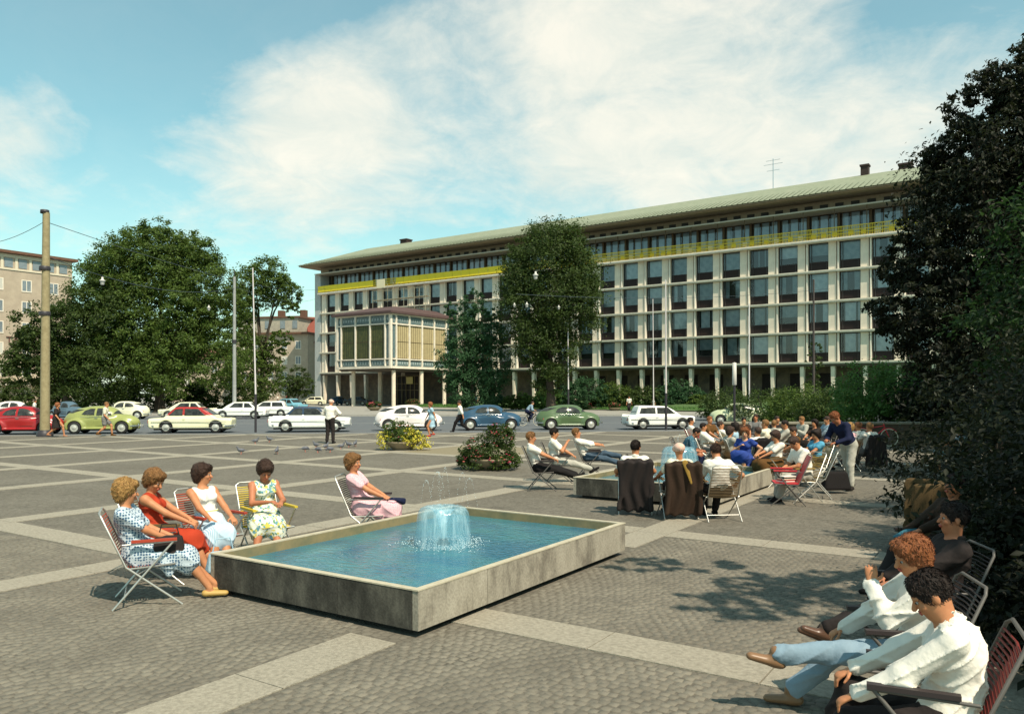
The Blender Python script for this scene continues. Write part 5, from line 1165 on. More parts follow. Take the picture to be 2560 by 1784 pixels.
C = dict(
    bluedot=patterned('blue_dotted', (.46, .53, .58), [(.05, .11, .19)], 38, .44), red=cloth('rust_red', (.42, .045, .018)), white=cloth('white', (.80, .75, .66), (.70, .65, .57), 8), cream=cloth('cream', (.74, .68, .52)),
    ltblue=patterned('blue_striped', (.62, .72, .78), [(.30, .48, .62)], 20, .55, 'stripe'), floral=patterned('floral', (.72, .74, .62), [(.10, .22, .12), (.62, .50, .10), (.12, .28, .34)], 17, .56, 'n'), pink=patterned('pink_checked', (.72, .44, .47), [(.62, .30, .36)], 45, .38),
    black=cloth('black', (.014, .012, .012)), navy=cloth('navy', (.012, .016, .045)), dark=cloth('dark_brown', (.04, .024, .016)), grey=cloth('grey', (.19, .18, .17)), ltgrey=cloth('light_grey', (.42, .40, .34)), jean=cloth('slate_blue', (.055, .085, .12)), paleblue=cloth('pale_blue', (.24, .33, .40)),
    blue=cloth('royal_blue', (.03, .06, .25)), cyan=cloth('cyan', (.10, .34, .50)), steel=cloth('steel_blue', (.06, .14, .19)), brown=cloth('brown', (.13, .065, .02), (.09, .04, .012)), charcoal=cloth('charcoal', (.028, .022, .021)), skyblue=cloth('sky_blue', (.36, .52, .62)), dkfloral=patterned('dark_floral', (.10, .12, .14), [(.6, .62, .6), (.1, .3, .35)], 16, .55, 'n'), mustard=cloth('mustard', (.30, .18, .04)), redbright=cloth('bright_red', (.40, .02, .02)))
M_EYEW = mat('eye_white', (.34, .30, .27), .5); M_EYED = mat('eye_dark', (.02, .015, .012), .2); M_LIP = mat('lips', (.36, .075, .05), .5)
def rot(ax, a):
    return np.array(Matrix.Rotation(a, 3, ax))
def V3(*a): return np.array(a, float)
def nz(v): return v / (np.linalg.norm(v) + 1e-9)
def ik(a, b, l1, l2, hint):
    d = b - a; D = np.linalg.norm(d); mx = (l1 + l2) * .995
    if D > mx: b = a + d * (mx / D); d = b - a; D = mx
    D = max(D, abs(l1 - l2) + .02); x = (l1 * l1 - l2 * l2 + D * D) / (2 * D); hgt = math.sqrt(max(l1 * l1 - x * x, 0)); u = nz(d); h = np.array(hint, float); h = nz(h - u * (h @ u)); return a + u * x + h * hgt, b
def hand(s, wr, d, n, side, big, k):
    """palm, four unequal bent fingers and a thumb from the side of the palm; n is the palm direction"""
    d = nz(d); n = nz(n - d * (n @ d)); t = np.cross(d, n) * side
    f = max(.0088, big); pe = wr + d * .075
    s.cap(wr + d * .01, pe, .030, .038, k=.015, sq=.45, ax=n)
    for i, (off, L_) in enumerate(((.030, .066), (.010, .074), (-.011, .069), (-.030, .054))):
        b = pe + t * off; c1 = b + nz(d * .92 + n * .40) * L_ * .52; c2 = c1 + nz(d * .55 + n * .85) * L_ * .48
        s.cap(b - d * .01, c1, f, f * .92, k=.004); s.cap(c1, c2, f * .92, f * .78, k=.003)
    b = wr + d * .025 + t * .028; c1 = b + nz(d * .6 + t * .8 + n * .25) * .042; c2 = c1 + nz(d * .9 + t * .25 + n * .4) * .032
    s.cap(b, c1, f * 1.25, f * 1.05, k=.008); s.cap(c1, c2, f * 1.05, f * .85, k=.003)
def person(label, x, y, face, P, look, vox=.012, z=0.0, group=None, sc=1.0, name='person'):
    """face: world heading in degrees (0 = right, 90 = away). P: pose, look: clothes"""
    r = thing(name, label, 'person', (x, y, z), R(face - 90), group); r.scale = (sc, sc, sc)
    fem = look.get('fem', False); rec = R(P.get('rec', 12)); hz = P.get('hz', .50); py = P.get('py', 0.0)
    lean = R(P.get('lean', 0)); tw = rot('Z', R(P.get('twist', 0)))
    pel = V3(0, py, hz); u = V3(math.sin(lean), -math.sin(rec), math.cos(rec)); u = nz(u); fw = nz(V3(0, math.cos(rec), math.sin(rec)))
    rt = nz(np.cross(fw, u)); bend = P.get('bend', 8)                # upper spine curls forward
    u2 = nz(u + fw * math.tan(R(bend)))
    waist = pel + u * .17; chest = waist + u2 * .15; neck = chest + u2 * (.145 if fem else .165)
    sw = .150 if fem else .178; st = tw @ rt; sh = [neck - u2 * .045 - st * sw, neck - u2 * .045 + st * sw]
    hp = [pel - rt * .088 - u * .02, pel + rt * .088 - u * .02]
    hr = rot('Z', R(P.get('yaw', 0))) @ rot('X', R(P.get('pitch', 2))) @ rot('Y', R(P.get('tilt', 0)))
    hu = hr @ V3(0, 0, 1); hf = hr @ V3(0, 1, 0); hs = hr @ V3(1, 0, 0)
    hc = neck + u2 * .05 + hu * .115 + hf * .02
    LT, LS = .43, .41; LA, LF = (.27, .235) if fem else (.29, .25)
    ft = [V3(*P['feet'][0]), V3(*P['feet'][1])]; hd = [V3(*P['hands'][0]), V3(*P['hands'][1])]
    kh = P.get('khint', [(-.15, .5, 1), (.15, .5, 1)]); eh = P.get('ehint', [(-.7, -.5, -.6), (.7, -.5, -.6)])
    if fem: kh = P.get('khint', [(.0, .5, 1), (.0, .5, 1)])
    kn = []; an = []; el = []; wr = []
    for i in (0, 1):
        k, a = ik(hp[i], ft[i], LT, LS, kh[i]); kn.append(k); an.append(a)
        e, w = ik(sh[i], hd[i], LA, LF, eh[i]); el.append(e); wr.append(w)
    big = vox * .62
    s = Sdf()
    s.cap(pel - rt * .055, pel + rt * .055, .125 if fem else .118, k=.05, sq=.85, ax=fw); s.cap(pel, waist, .118, .108 if fem else .122, k=.06, sq=.78, ax=fw)
    s.cap(waist, chest, .112 if fem else .125, .125 if fem else .142, k=.06, sq=.74, ax=fw); s.cap(chest - st * .06 + u2 * .04, chest + st * .06 + u2 * .04, .092 if fem else .105, k=.06, sq=.85, ax=fw)
    if fem:
        for q in (-1, 1): s.ell(chest + fw * .075 + st * q * .062 + u2 * .0, (.055, .055, .055), k=.04)
    s.cap(sh[0], sh[1], .050, k=.05); s.cap(neck - u2 * .06, hc - hu * .06 - hf * .015, .052 if fem else .060, .050 if fem else .057, k=.03)
    # head
    s.ell(hc + hu * .022 - hf * .012, (.074, .092, .098), np.stack([hs, hf, hu], 1), k=.02); s.ell(hc + hf * .022 - hu * .045, (.056, .062, .068), np.stack([hs, hf, hu], 1), k=.03)
    s.ell(hc + hf * .045 - hu * .092, (.027, .027, .020), np.stack([hs, hf, hu], 1), k=.02)                                                  # chin
    s.cap(hc + hf * .080 + hu * .012, hc + hf * .104 - hu * .024, .009, .014, k=.012)                                                          # nose
    if vox < .011:
        for q in (-1, 1):
            s.ell(hc + hf * .086 + hu * .006 + hs * q * .030, (.017, .012, .011), np.stack([hs, hf, hu], 1), k=.012, op=1); s.cap(hc + hf * .080 + hu * .026 + hs * q * .014, hc + hf * .070 + hu * .026 + hs * q * .044, .008, k=.012)
            s.ell(hc + hf * .066 - hu * .022 + hs * q * .038, (.02, .018, .018), np.stack([hs, hf, hu], 1), k=.02)
        s.cap(hc + hf * .083 - hu * .053 - hs * .016, hc + hf * .083 - hu * .053 + hs * .016, .0085, k=.008)
    for q in (-1, 1): s.ell(hc + hs * q * .076 - hf * .006 - hu * .005, (.010, .018, .030), np.stack([hs, hf, hu], 1), k=.008)
    for i in (0, 1):
        s.cap(sh[i], el[i], .047 if fem else .053, .036 if fem else .041, k=.03); s.cap(el[i], wr[i], .037 if fem else .042, .024 if fem else .028, k=.015)
        nrm = V3(*P.get('palm', [(0, 0, -1), (0, 0, -1)])[i]); hdir = P.get('hdir', [None, None])[i]; dd = nz(wr[i] - el[i]) if hdir is None else nz(nz(wr[i] - el[i]) * .5 + V3(*hdir))
        hand(s, wr[i], dd, nrm, 1 if i else -1, big, vox)
        s.cap(hp[i], kn[i], .088 if fem else .086, .058, k=.05); s.cap(kn[i], an[i], .052, .034, k=.02); m = kn[i] * .68 + an[i] * .32; bk = nz(np.cross(np.cross(an[i] - kn[i], kn[i] - hp[i]), an[i] - kn[i]) + V3(0, -1e-3, 0))
        s.cap(m - bk * .012, kn[i] * .45 + an[i] * .55 - bk * .008, .050, .036, k=.03)
    fd = []
    for i in (0, 1):
        fdv = P.get('fdir', [(-.15, 1, 0), (.15, 1, 0)])[i]; f = nz(V3(*fdv)); fd.append(f); dn = nz(V3(0, 0, -1) - f * (V3(0, 0, -1) @ f))
        s.cap(an[i] + dn * .045 - f * .035, an[i] + dn * .055 + f * .13, .034, .026, k=.03, sq=.8, ax=dn)
    body = link('body', s.mesh(vox, 'body'), look.get('skin', SK[0]), r)
    # eyes and lips
    if vox < .016:
        for q in (-1, 1):
            e = MB(); c = hc + hf * (.0765) + hu * .006 + hs * q * .030
            e.lathe([(0, .0095), (.005, .008), (.0085, .003), (.009, 0), (.005, -.007), (0, -.009)], (0, 0, 0), 10); eo = e.build('eye', M_EYEW, body, tuple(c))
            MB().lathe([(0, .0035), (.0055, .002), (.0075, -.001)], (0, 0, 0), 8).build('iris', M_EYED, eo, tuple(hf * .0085)).rotation_euler = Vector(hf).to_track_quat('Z', 'Y').to_euler()
        q = Sdf(); q.cap(hc + hf * .088 - hu * .051 - hs * .017, hc + hf * .088 - hu * .051 + hs * .017, .0072, k=.004); q.cap(hc + hf * .088 - hu * .060 - hs * .012, hc + hf * .088 - hu * .060 + hs * .012, .0065, k=.004); link('lips', q.mesh(.0035), M_LIP, body)
    cv = max(vox, .009)
    # hair
    st_ = look.get('hair_style', 'puff' if fem else 'short'); h = Sdf(); MH = np.stack([hs, hf, hu], 1)
    if st_ == 'puff':
        h.ell(hc + hu * .040 - hf * .030, (.102, .112, .108), MH, k=.03); h.ell(hc - hu * .028 - hf * .055, (.088, .065, .085), MH, k=.04); h.cap(hc + hu * .088 + hf * .052 - hs * .04, hc + hu * .088 + hf * .052 + hs * .04, .034, k=.03)
        h.ell(hc + hf * .108 - hu * .038, (.066, .070, .094), MH, k=.02, op=1); amp = .007
    elif st_ == 'cap':
        h.ell(hc + hu * .045 - hf * .012, (.096, .112, .088), MH, k=.03); h.cap(hc + hu * .03 - hs * .06 + hf * .03, hc + hu * .03 + hs * .06 + hf * .03, .05, k=.03); h.ell(hc + hf * .09 - hu * .07, (.08, .08, .085), MH, k=.015, op=1); amp = .0
    else:
        h.ell(hc + hu * .034 - hf * .018, (.083, .102, .100), MH, k=.02); h.cap(hc + hu * .085 + hf * .045 - hs * .035, hc + hu * .092 + hf * .04 + hs * .03, .024, k=.03)
        h.ell(hc + hf * .100 - hu * .050, (.080, .085, .098), MH, k=.012, op=1); h.ell(hc - hu * .11 - hf * .02, (.10, .10, .06), MH, k=.015, op=1)
        for q in (-1, 1): h.ell(hc + hs * q * .088 - hf * .002 - hu * .012, (.020, .026, .034), MH, k=.008, op=1)
        amp = .0035
    ph = random.uniform(0, 9); h.fold = (lambda X, Y, Z: (amp * np.sin(X * 75 + ph + 2 * np.sin(Z * 50)) * np.sin(Y * 70 + 2 * np.sin(X * 55) + ph) * np.sin(Z * 80 + ph)).astype(np.float32))
    hm = h.mesh(min(cv, .014) if vox < .02 else .018); ho = link('hair', hm, HAIR[look.get('hair', 'brown')], body)
    if vox < .0125 and st_ != 'cap':
        nv = len(hm.vertices); co = np.empty(nv * 3, np.float32); no = np.empty(nv * 3, np.float32); hm.vertices.foreach_get('co', co); hm.vertices.foreach_get('normal', no); co = co.reshape(-1, 3); no = no.reshape(-1, 3)
        g_ = np.random.default_rng(int(abs(x) * 1000) + 3); k_ = g_.integers(0, nv, 1500); p_ = co[k_]; n_ = no[k_]; cx_ = p_ - hc
        d_ = np.cross(n_, np.cross(-hu * .8 - hf * .35 + g_.normal(size=p_.shape) * .45, n_)); d_ /= np.linalg.norm(d_, axis=1)[:, None] + 1e-6; s_ = np.cross(d_, n_) * .0022; Ls = g_.uniform(.012, .034, (len(p_), 1))
        V = np.stack([p_ - s_ - n_ * .002, p_ + s_ - n_ * .002, p_ + d_ * Ls * .6 + n_ * .006 + s_ * .5, p_ + d_ * Ls + n_ * g_.uniform(.001, .008, (len(p_), 1))], 1).reshape(-1, 3); q_ = 4 * np.arange(len(p_))[:, None]
        link('hair_strands', mkmesh(V, np.concatenate([q_ + [0, 1, 2], q_ + [0, 2, 3]], 0)), HAIR[look.get('hair', 'brown')], ho)['kind'] = 'stuff'
    # clothes
    o = max(.011, vox * .95)
    ff = random.uniform(0, 6)
    def folds(a, fr, pw=2): return lambda X, Y, Z: (-a * 1.5 * ((1 - np.abs(np.sin((X * .7 + Z * .5) * fr * .55 + 1.3 * np.sin(Z * fr * .3 + ff) + ff))) ** pw + (1 - np.abs(np.sin((Z + Y * .7 - X * .3) * fr * .62 + 1.4 * np.sin(X * fr * .33 + ff)))) ** pw * .9) + a * (.8 if pw == 2 else .35)).astype(np.float32)
    top = look.get('top')
    if top:
        g = Sdf(); lb = look.get('loose', 0) + o
        g.cap(pel + u * .03, waist, .122 + lb, .112 + lb if fem else .130 + lb, k=.05, sq=.80, ax=fw); g.cap(pel - rt * .05 + u * .03, pel + rt * .05 + u * .03, .118 + lb * .8, k=.04, sq=.82, ax=fw)
        g.cap(waist, chest, .112 + lb, (.125 if fem else .145) + lb, k=.05, sq=.76, ax=fw); g.cap(chest - st * .06 + u2 * .04, chest + st * .06 + u2 * .04, (.094 if fem else .108) + lb, k=.05, sq=.86, ax=fw)
        if fem:
            for q in (-1, 1): g.ell(chest + fw * .078 + st * q * .062, (.056 + o,) * 3, k=.04)
        sl = look.get('sleeve', .5); ws = .032 if sl == 0 else 0
        g.cap(sh[0] * (1 - ws * 4) + sh[1] * ws * 4 if ws else sh[0], sh[1] * (1 - ws * 4) + sh[0] * ws * 4 if ws else sh[1], .052 + o, k=.04)
        for i in (0, 1):
            if sl > 0: g.cap(sh[i], sh[i] + (el[i] - sh[i]) * min(1, sl * 1.3), .056 + o, .050 + o, k=.035)
            if sl >= 1: g.cap(el[i], el[i] + (wr[i] - el[i]) * .93, .050 + o, .036 + o, k=.03)
            elif sl > .76: g.cap(el[i], el[i] + (wr[i] - el[i]) * .3, .050 + o, .046 + o, k=.03)
        if look.get('collar', not fem) and vox < .0125:
            q = Sdf(); q.cap(neck + u2 * .014 - fw * .014, neck + u2 * .030 - fw * .016, .066, .062, k=.01); q.cap(neck + u2 * .0 - fw * .01, neck + u2 * .060 - fw * .012, .054, .054, k=.004, op=1); q.ell(neck + fw * .075 + u2 * .01, (.022, .05, .06), k=.008, op=1); link('collar', q.mesh(.006), top, body)
            if sl >= 1:
                for i in (0, 1): q = Sdf(); dv = nz(wr[i] - el[i]); q.cap(wr[i] - dv * .045, wr[i] - dv * .008, .041, .038, k=.01); q.cap(wr[i] - dv * .02, wr[i] + dv * .03, .031, .031, k=.004, op=1); link('cuff', q.mesh(.006), top, body)
        if look.get('collar', not fem): g.cap(neck - u2 * .02 - fw * .012, neck + u2 * .012 - fw * .012, .058 + o * .6, .056 + o * .5, k=.015)
        else: g.ell(neck + u2 * .035 + fw * .055, (.085, .085, .07), k=.015, op=1)
        g.fold = folds(.012 if vox < .0075 else (.0065 if vox < .013 else .004), 46 if vox < .0075 else 38, 3 if vox < .0075 else 2)
        link(look.get('top_name', 'shirt'), g.mesh(cv, 'shirt'), top, body)
        if look.get('bow'):
            q = Sdf(); c = neck - fw * .02
    bot = look.get('bottom'); kind = look.get('bkind', 'trousers')
    if bot and kind in ('trousers', 'shorts'):
        g = Sdf(); g.cap(pel - rt * .055, pel + rt * .055, .128 + o, k=.05, sq=.86, ax=fw)
        for i in (0, 1):
            if kind == 'shorts': g.cap(hp[i], hp[i] + (kn[i] - hp[i]) * .62, .094 + o, .088 + o, k=.04)
            else:
                g.cap(hp[i], kn[i], .092 + o, .066 + o, k=.04); g.cap(kn[i], an[i] + (kn[i] - an[i]) * .06, .064 + o, .050 + o, k=.03)
        g.conv([(tuple(u), float(u @ (pel + u * .10)))], ((-9, -9, -9), (9, 9, 9)), 0, k=.01, op=2)
        g.fold = folds(.008 if vox < .0075 else .005, 40 if vox < .0075 else 34); link(kind, g.mesh(cv, 'trousers'), bot, body)
    elif bot:
        g = Sdf(); g.cap(pel - rt * .055, pel + rt * .055, .130 + o, k=.06, sq=.9, ax=fw); g.cap(pel, waist, .13 + o, .115 + o, k=.05, sq=.8, ax=fw); ext = look.get('hem', 1.0)
        sit = P.get('sit', True)
        if sit:
            for i in (0, 1):
                e = hp[i] + (kn[i] - hp[i]) * min(1, ext * 1.02); g.cap(hp[i], e, .105 + o, .092 + o, k=.09)
            mid = (kn[0] + kn[1]) / 2; g.cap(pel, mid, .12, .08, k=.09)
            for i in (0, 1):
                dk = (an[i] - kn[i]); g.cap(kn[i] + V3(0, -.02, 0), kn[i] + dk * .26 + V3(0, -.03, 0), .085 + o, .082 + o, k=.09)
            for q in (-1, 1): c = (hp[0 if q < 0 else 1] + kn[0 if q < 0 else 1]) / 2; g.cap(c + V3(q * .055, 0, -.03), c + V3(q * .075, .06, -.17), .07, .045, k=.08)
        else:
            hem = pel + V3(0, .0, -.50 * ext); g.cap(pel - V3(0, 0, .05), hem, .15 + o, .20 + o, k=.06, sq=.85, ax=(0, 1, 0))
            g.conv([((0, 0, -1), -float(hem[2]))], ((-9, -9, -9), (9, 9, 9)), 0, k=.01, op=2)
            g.p[-1] = ('p', [((0, 0, -1), -float(hem[2]))], ((-9, -9, -9), (9, 9, 9)), 0, 0, .01, 2, 1, None)
        g.fold = folds(.009 if vox < .013 else .005, 26); link('skirt', g.mesh(cv, 'skirt'), bot, body)
    if look.get('shoes'):
        for i in (0, 1):
            g = Sdf(); f = fd[i]; dn = nz(V3(0, 0, -1) - f * (V3(0, 0, -1) @ f))
            g.cap(an[i] + dn * .050 - f * .035, an[i] + dn * .060 + f * .15, .040 + o * .4, .028 + o * .4, k=.03, sq=.8, ax=dn)
            if look.get('boots', not fem): g.cap(an[i] - dn * .01, an[i] + dn * .04, .040 + o * .5, .038, k=.03)
            link('shoe', g.mesh(cv, 'shoe'), look['shoes'], body)
    return r
# ---- chairs
def chair(label, x, y, face, frame_m, web_m, group='metal garden chairs', arms=None, solid=False, z=0):
    t = thing('garden_chair', label, 'chair', (x, y, z), R(face - 90), group); r = .011
    for s in (-1, 1):
        X = s * .27
        MB().tube([(X, .22, .63), (X * 1.04, -.32, .0)], r, 8).build('leg', frame_m, t)           # from the arm front back and down
        MB().tube([(X, -.20, .40), (X * 1.04, .30, .0)], r, 8).build('leg', frame_m, t)
        MB().tube([(X, .25, .63), (X, -.24, .62)], .009, 6).build('arm_rail', frame_m, t)
        a = MB(); a.box(X - .022, X + .022, -.16, .25, .636, .66); a.build('armrest', arms or web_m, t)
    MB().tube([(-.25, .23, .40), (-.25, -.20, .38), (-.25, -.42, .90), (-.20, -.44, .93), (.20, -.44, .93), (.25, -.42, .90), (.25, -.20, .38), (.25, .23, .40), (-.25, .23, .40)], r, 8).build('frame', frame_m, t)
    MB().tube([(-.28, -.22, .10), (.28, -.22, .10)], .008, 6).build('stretcher', frame_m, t)
    st = MB(); bk = MB()
    if solid:
        st.box(-.24, .24, -.20, .23, .395, .42); bk.bar((0, -.21, .42), (0, -.43, .91), .48, .02)
        st.build('seat', web_m, t); bk.build('backrest', web_m, t)
    else:
        for k in range(17): yy = -.19 + k * .026; st.tube([(-.25, yy, .395), (0, yy, .375), (.25, yy, .395)], .0075, 4, False)
        for k in range(19): f = .04 + k / 19 * .95; p = (-.20 - .22 * f, .38 + .52 * f); bk.tube([(-.25, p[0], p[1]), (0, p[0] - .02, p[1]), (.25, p[0], p[1])], .0075, 4, False)
        st.build('seat', web_m, t, kind='stuff'); bk.build('backrest', web_m, t, kind='stuff')
    return t
M_TUBE = mat('tube_metal', (.55, .53, .48), .35, metal=.7); M_TUBED = mat('tube_dark', (.10, .09, .08), .5)
W_RED = mat('webbing_red', (.36, .045, .02), .5); W_YEL = mat('webbing_yellow', (.55, .40, .03), .5); W_BRN = mat('webbing_brown', (.13, .08, .03), .6); W_BLK = mat('webbing_black', (.035, .025, .025), .6); W_RED2 = mat('seat_red', (.50, .03, .04), .5); W_MUS = mat('webbing_mustard', (.28, .19, .05), .6)
def jacket(label, x, y, face, m, z=0, length=.62, group='jackets hung over chair backs', vox=.014):
    """a jacket hung over a chair back: shoulders on the back rail, sleeves and tails hanging behind"""
    t = thing('jacket', label, 'jacket', (x, y, z), R(face - 90), group); s = Sdf()
    s.cap((-.22, -.45, .93), (.22, -.45, .93), .035, k=.03); top = .93
    s.conv([((1, 0, -.04), .27), ((-1, 0, -.04), .27), ((0, -1, -.18), .36 + .02), ((0, 1, .18), -.30 + .02), ((0, 0, 1), top), ((0, 0, -1), -(top - length))], ((-.30, -.62, top - length), (.30, -.34, top)), .03, k=.03)
    for q in (-1, 1): s.cap((q * .24, -.46, .90), (q * .27, -.47, .90 - length * .9), .048, .040, k=.03, sq=.7, ax=(0, 1, 0))
    ff = random.uniform(0, 6); s.fold = lambda X, Y, Z: (.016 * np.sin(X * 34 + 1.5 * np.sin(Z * 7 + ff) + ff)).astype(np.float32)
    link('cloth', s.mesh(vox), m, t); c = Sdf(); c.cap((-.08, -.44, .955), (.08, -.44, .955), .028, k=.02, sq=.8, ax=(0, 0, 1)); link('collar', c.mesh(vox), m, t); return t

def sit(feet=((-.10, .42, .09), (.10, .42, .09)), hands=((-.10, .28, .62), (.10, .28, .62)), **k):
    d = dict(feet=feet, hands=hands, hz=.50, py=-.10, rec=20); d.update(k); return d
def sitter(label, x, y, face, look, pose, chair_lab=None, fm=None, wm=None, vox=.012, sc=1.0, z=0, pgroup=None, **ck):
    if chair_lab: chair(chair_lab, x, y, face, fm or M_TUBE, wm or W_BRN, z=z, **ck)
    return person(label, x, y, face, pose, look, vox, z=z, sc=sc, group=pgroup)

# ================= the five women round the near basin
gw = None
sitter('woman with fair puffed hair in a blue and white dotted dress, nearest at the left', -3.66, 7.92, 24, dict(fem=True, top=C['bluedot'], sleeve=.55, bottom=C['bluedot'], bkind='skirt', hair='blond', shoes=mat('sandal', (.45, .28, .08), .6), skin=SK[0], loose=.008),
       sit(feet=((-.02, .62, .10), (.14, .56, .10)), hands=((-.04, .20, .63), (.12, .20, .61)), rec=24, yaw=12, pitch=-8, bend=12, twist=-10), 'metal chair with red armrests, nearest at the left of the basin', M_TUBE, W_RED, vox=.0085)
sitter('woman in a rust red dress looking down at something in her hands', -3.90, 8.82, 4, dict(fem=True, top=C['red'], sleeve=0, bottom=C['red'], bkind='skirt', hair='fair', shoes=C['brown'], skin=SK[0]),
       sit(feet=((-.02, .62, .10), (.13, .52, .10)), hands=((-.02, .28, .66), (.10, .27, .66)), rec=16, yaw=-22, pitch=-26, bend=12), 'chair of the woman in the red dress', M_TUBE, W_BRN, vox=.0085)
sitter('dark haired woman in a white sleeveless top and pale blue striped skirt', -3.56, 9.35, -36, dict(fem=True, top=C['white'], sleeve=0, bottom=C['ltblue'], bkind='skirt', hair='brown', shoes=C['cream'], skin=SK[0]),
       sit(feet=((.16, .50, .10), (.28, .46, .10)), hands=((-.14, .16, .61), (.16, .22, .60)), rec=22, yaw=-42 + 80, pitch=-4, bend=6), 'chair with reddish brown webbing under the pale blue skirt', M_TUBE, W_RED, vox=.0085)
sitter('dark haired woman in a floral dress bending over a small object', -3.10, 9.95, -50, dict(fem=True, top=C['floral'], sleeve=0, bottom=C['floral'], bkind='skirt', hair='brown', shoes=C['black'], skin=SK[2]),
       sit(feet=((.10, .52, .10), (.34, .44, .12)), hands=((-.06, .26, .72), (.10, .24, .74)), rec=12, yaw=-10, pitch=-34, bend=14), 'chair with yellow webbing behind the floral dress', M_TUBE, W_YEL, vox=.0085)
sitter('woman in a pink checked dress sitting alone beyond the basin with a dark purse', -2.0, 11.05, -4, dict(fem=True, top=C['pink'], sleeve=.45, bottom=C['pink'], bkind='skirt', hair='fair', shoes=C['black'], skin=SK[0], loose=.006),
       sit(feet=((.02, .50, .09), (.12, .46, .09)), hands=((-.02, .24, .62), (.10, .26, .61)), rec=22, yaw=-16, pitch=-3, bend=6), 'dark webbed chair of the woman in pink', M_TUBE, W_BLK, vox=.009)
def purse(label, x, y, z, rz, m, s=1.0):
    t = thing('handbag', label, 'handbag', (x, y, z), rz); q = Sdf(); q.conv([((1, 0, .15), .13 * s), ((-1, 0, .15), .13 * s), ((0, 1, .2), .045 * s), ((0, -1, .2), .045 * s), ((0, 0, 1), .10 * s), ((0, 0, -1), .08 * s)], ((-.15 * s, -.07 * s, -.1 * s), (.15 * s, .07 * s, .12 * s)), .03 * s)
    link('pouch', q.mesh(.012), m, t); MB().tube([(-.09 * s, 0, .08 * s), (-.06 * s, 0, .2 * s), (.06 * s, 0, .2 * s), (.09 * s, 0, .08 * s)], .007, 6, False).build('handle', m, t); return t
pq = purse('dark blue purse on the lap of the woman in pink', -1.62, 11.0, .58, R(-15), C['navy'], .85); pq.rotation_euler = (R(78), 0, R(-20))
purse('pale blue woven bag with looped handles at the basin edge', -3.17, 8.60, .24, R(40), C['skyblue'], 1.3)
purse('black bag under the arm of the woman in the dotted dress', -3.44, 7.86, .56, R(20), C['charcoal'], 1.1)
b = thing('booklet', 'small yellow green booklet held by the woman in red', 'booklet', (-3.38, 8.84, .76), R(10)); MB().bar((-.06, 0, 0), (.06, .02, .015), .09, .006).build('cover', mat('booklet_cover', (.55, .55, .06), .6), b); MB().bar((-.055, 0, .006), (.055, .02, .021), .08, .003).build('pages', C['white'], b)

# ================= round the farther basin
legs = lambda: ((-.10, .78, .40), (.10, .86, .43))
sitter('boy in a white shirt and black trousers leaning back with his legs stretched out', .66, 16.9, -3, dict(top=C['white'], sleeve=.5, bottom=C['black'], hair='fair', shoes=C['black'], skin=SK[0]),
       sit(feet=((-.06, .84, .30), (.08, .78, .28)), hands=((-.12, .30, .62), (.12, .32, .64)), rec=24, yaw=-8, pitch=-2, fdir=[(-.1, .8, .5), (.1, .8, .5)]), 'black chair of the boy with the black trousers', M_TUBED, W_BLK, vox=.012)
sitter('man in white with pale grey trousers resting his chin on his hand', 1.12, 18.3, -4, dict(top=C['white'], sleeve=.5, bottom=C['ltgrey'], hair='dark', shoes=C['black'], skin=SK[0]),
       sit(feet=((-.08, .90, .26), (.10, .86, .30)), hands=((-.12, .30, .62), (.05, .16, .92)), rec=12, yaw=-4, pitch=-6, fdir=[(-.1, .8, .5), (.1, .8, .5)], ehint=[(-.7, -.5, -.6), (.3, .3, -1)]), 'dark chair of the man resting his chin', M_TUBED, W_BLK, vox=.012)
sitter('man in a white shirt lying back with one dark trousered knee up', 1.98, 19.6, -4, dict(top=C['white'], sleeve=.8, bottom=C['jean'], hair='fair', shoes=C['black'], skin=SK[0]),
       sit(feet=((-.08, .74, .50), (.10, .92, .30)), hands=((-.05, .46, .76), (.10, .46, .74)), rec=38, yaw=-8, pitch=10, bend=12, fdir=[(-.1, .8, .5), (.1, .8, .5)]), 'dark chair of the man lying back', M_TUBED, W_BLK, vox=.012)
# three seen from behind, with jackets on the chairs
for (x_, y_, fc, hair_, lab, clab, wm, top_, jm, jl) in ((2.15, 13.75, 84, 'dark', 'dark haired man in white seen from behind, left one of three', 'chair under the charcoal jacket', W_BLK, C['white'], C['charcoal'], 'long charcoal jacket hung over a chair, left of the brown one'),
                                               (2.80, 13.3, 92, 'pinkcap', 'person in a pale pink cap seen from behind between two men', 'chair under the dark brown jacket', W_BRN, C['brown'], C['dark'], 'dark brown jacket hung over a chair, right of the charcoal one'),
                                               (3.42, 13.0, 96, 'brown', 'broad man in white hunched forward seen from behind, right one of three', 'brown webbed chair seen from behind with bare backrest', W_BRN, C['white'], None, None)):
    cp = hair_ == 'pinkcap'
    sitter(lab, x_, y_, fc, dict(fem=cp, top=C['white'] if not cp else C['cream'], sleeve=.5, bottom=C['charcoal'], hair=hair_, hair_style='cap' if cp else 'short', shoes=C['black'], skin=SK[0], loose=.012, collar=not cp),
           sit(rec=14 if x_ < 3 else -4, hands=((-.30, .20, .64), (.32, .20, .66)) if x_ < 3 else ((-.12, .34, .60), (.36, .10, .58)), pitch=-6 if x_ < 3 else -22, yaw=-20 if x_ < 2.5 else 4, bend=8 if x_ < 3 else 18), clab, M_TUBE, wm, vox=.011)
    if jm: jacket(jl, x_, y_, fc, jm, length=.86)
sh_ = thing('scarf', 'mustard scarf hanging over the brown jacket', 'scarf', (2.80, 13.3, 0), R(2)); s = Sdf(); s.cap((.0, -.53, .95), (.10, -.585, .62), .05, .02, k=.03, sq=.3, ax=(0, 1, 0)); link('cloth', s.mesh(.01), C['mustard'], sh_)
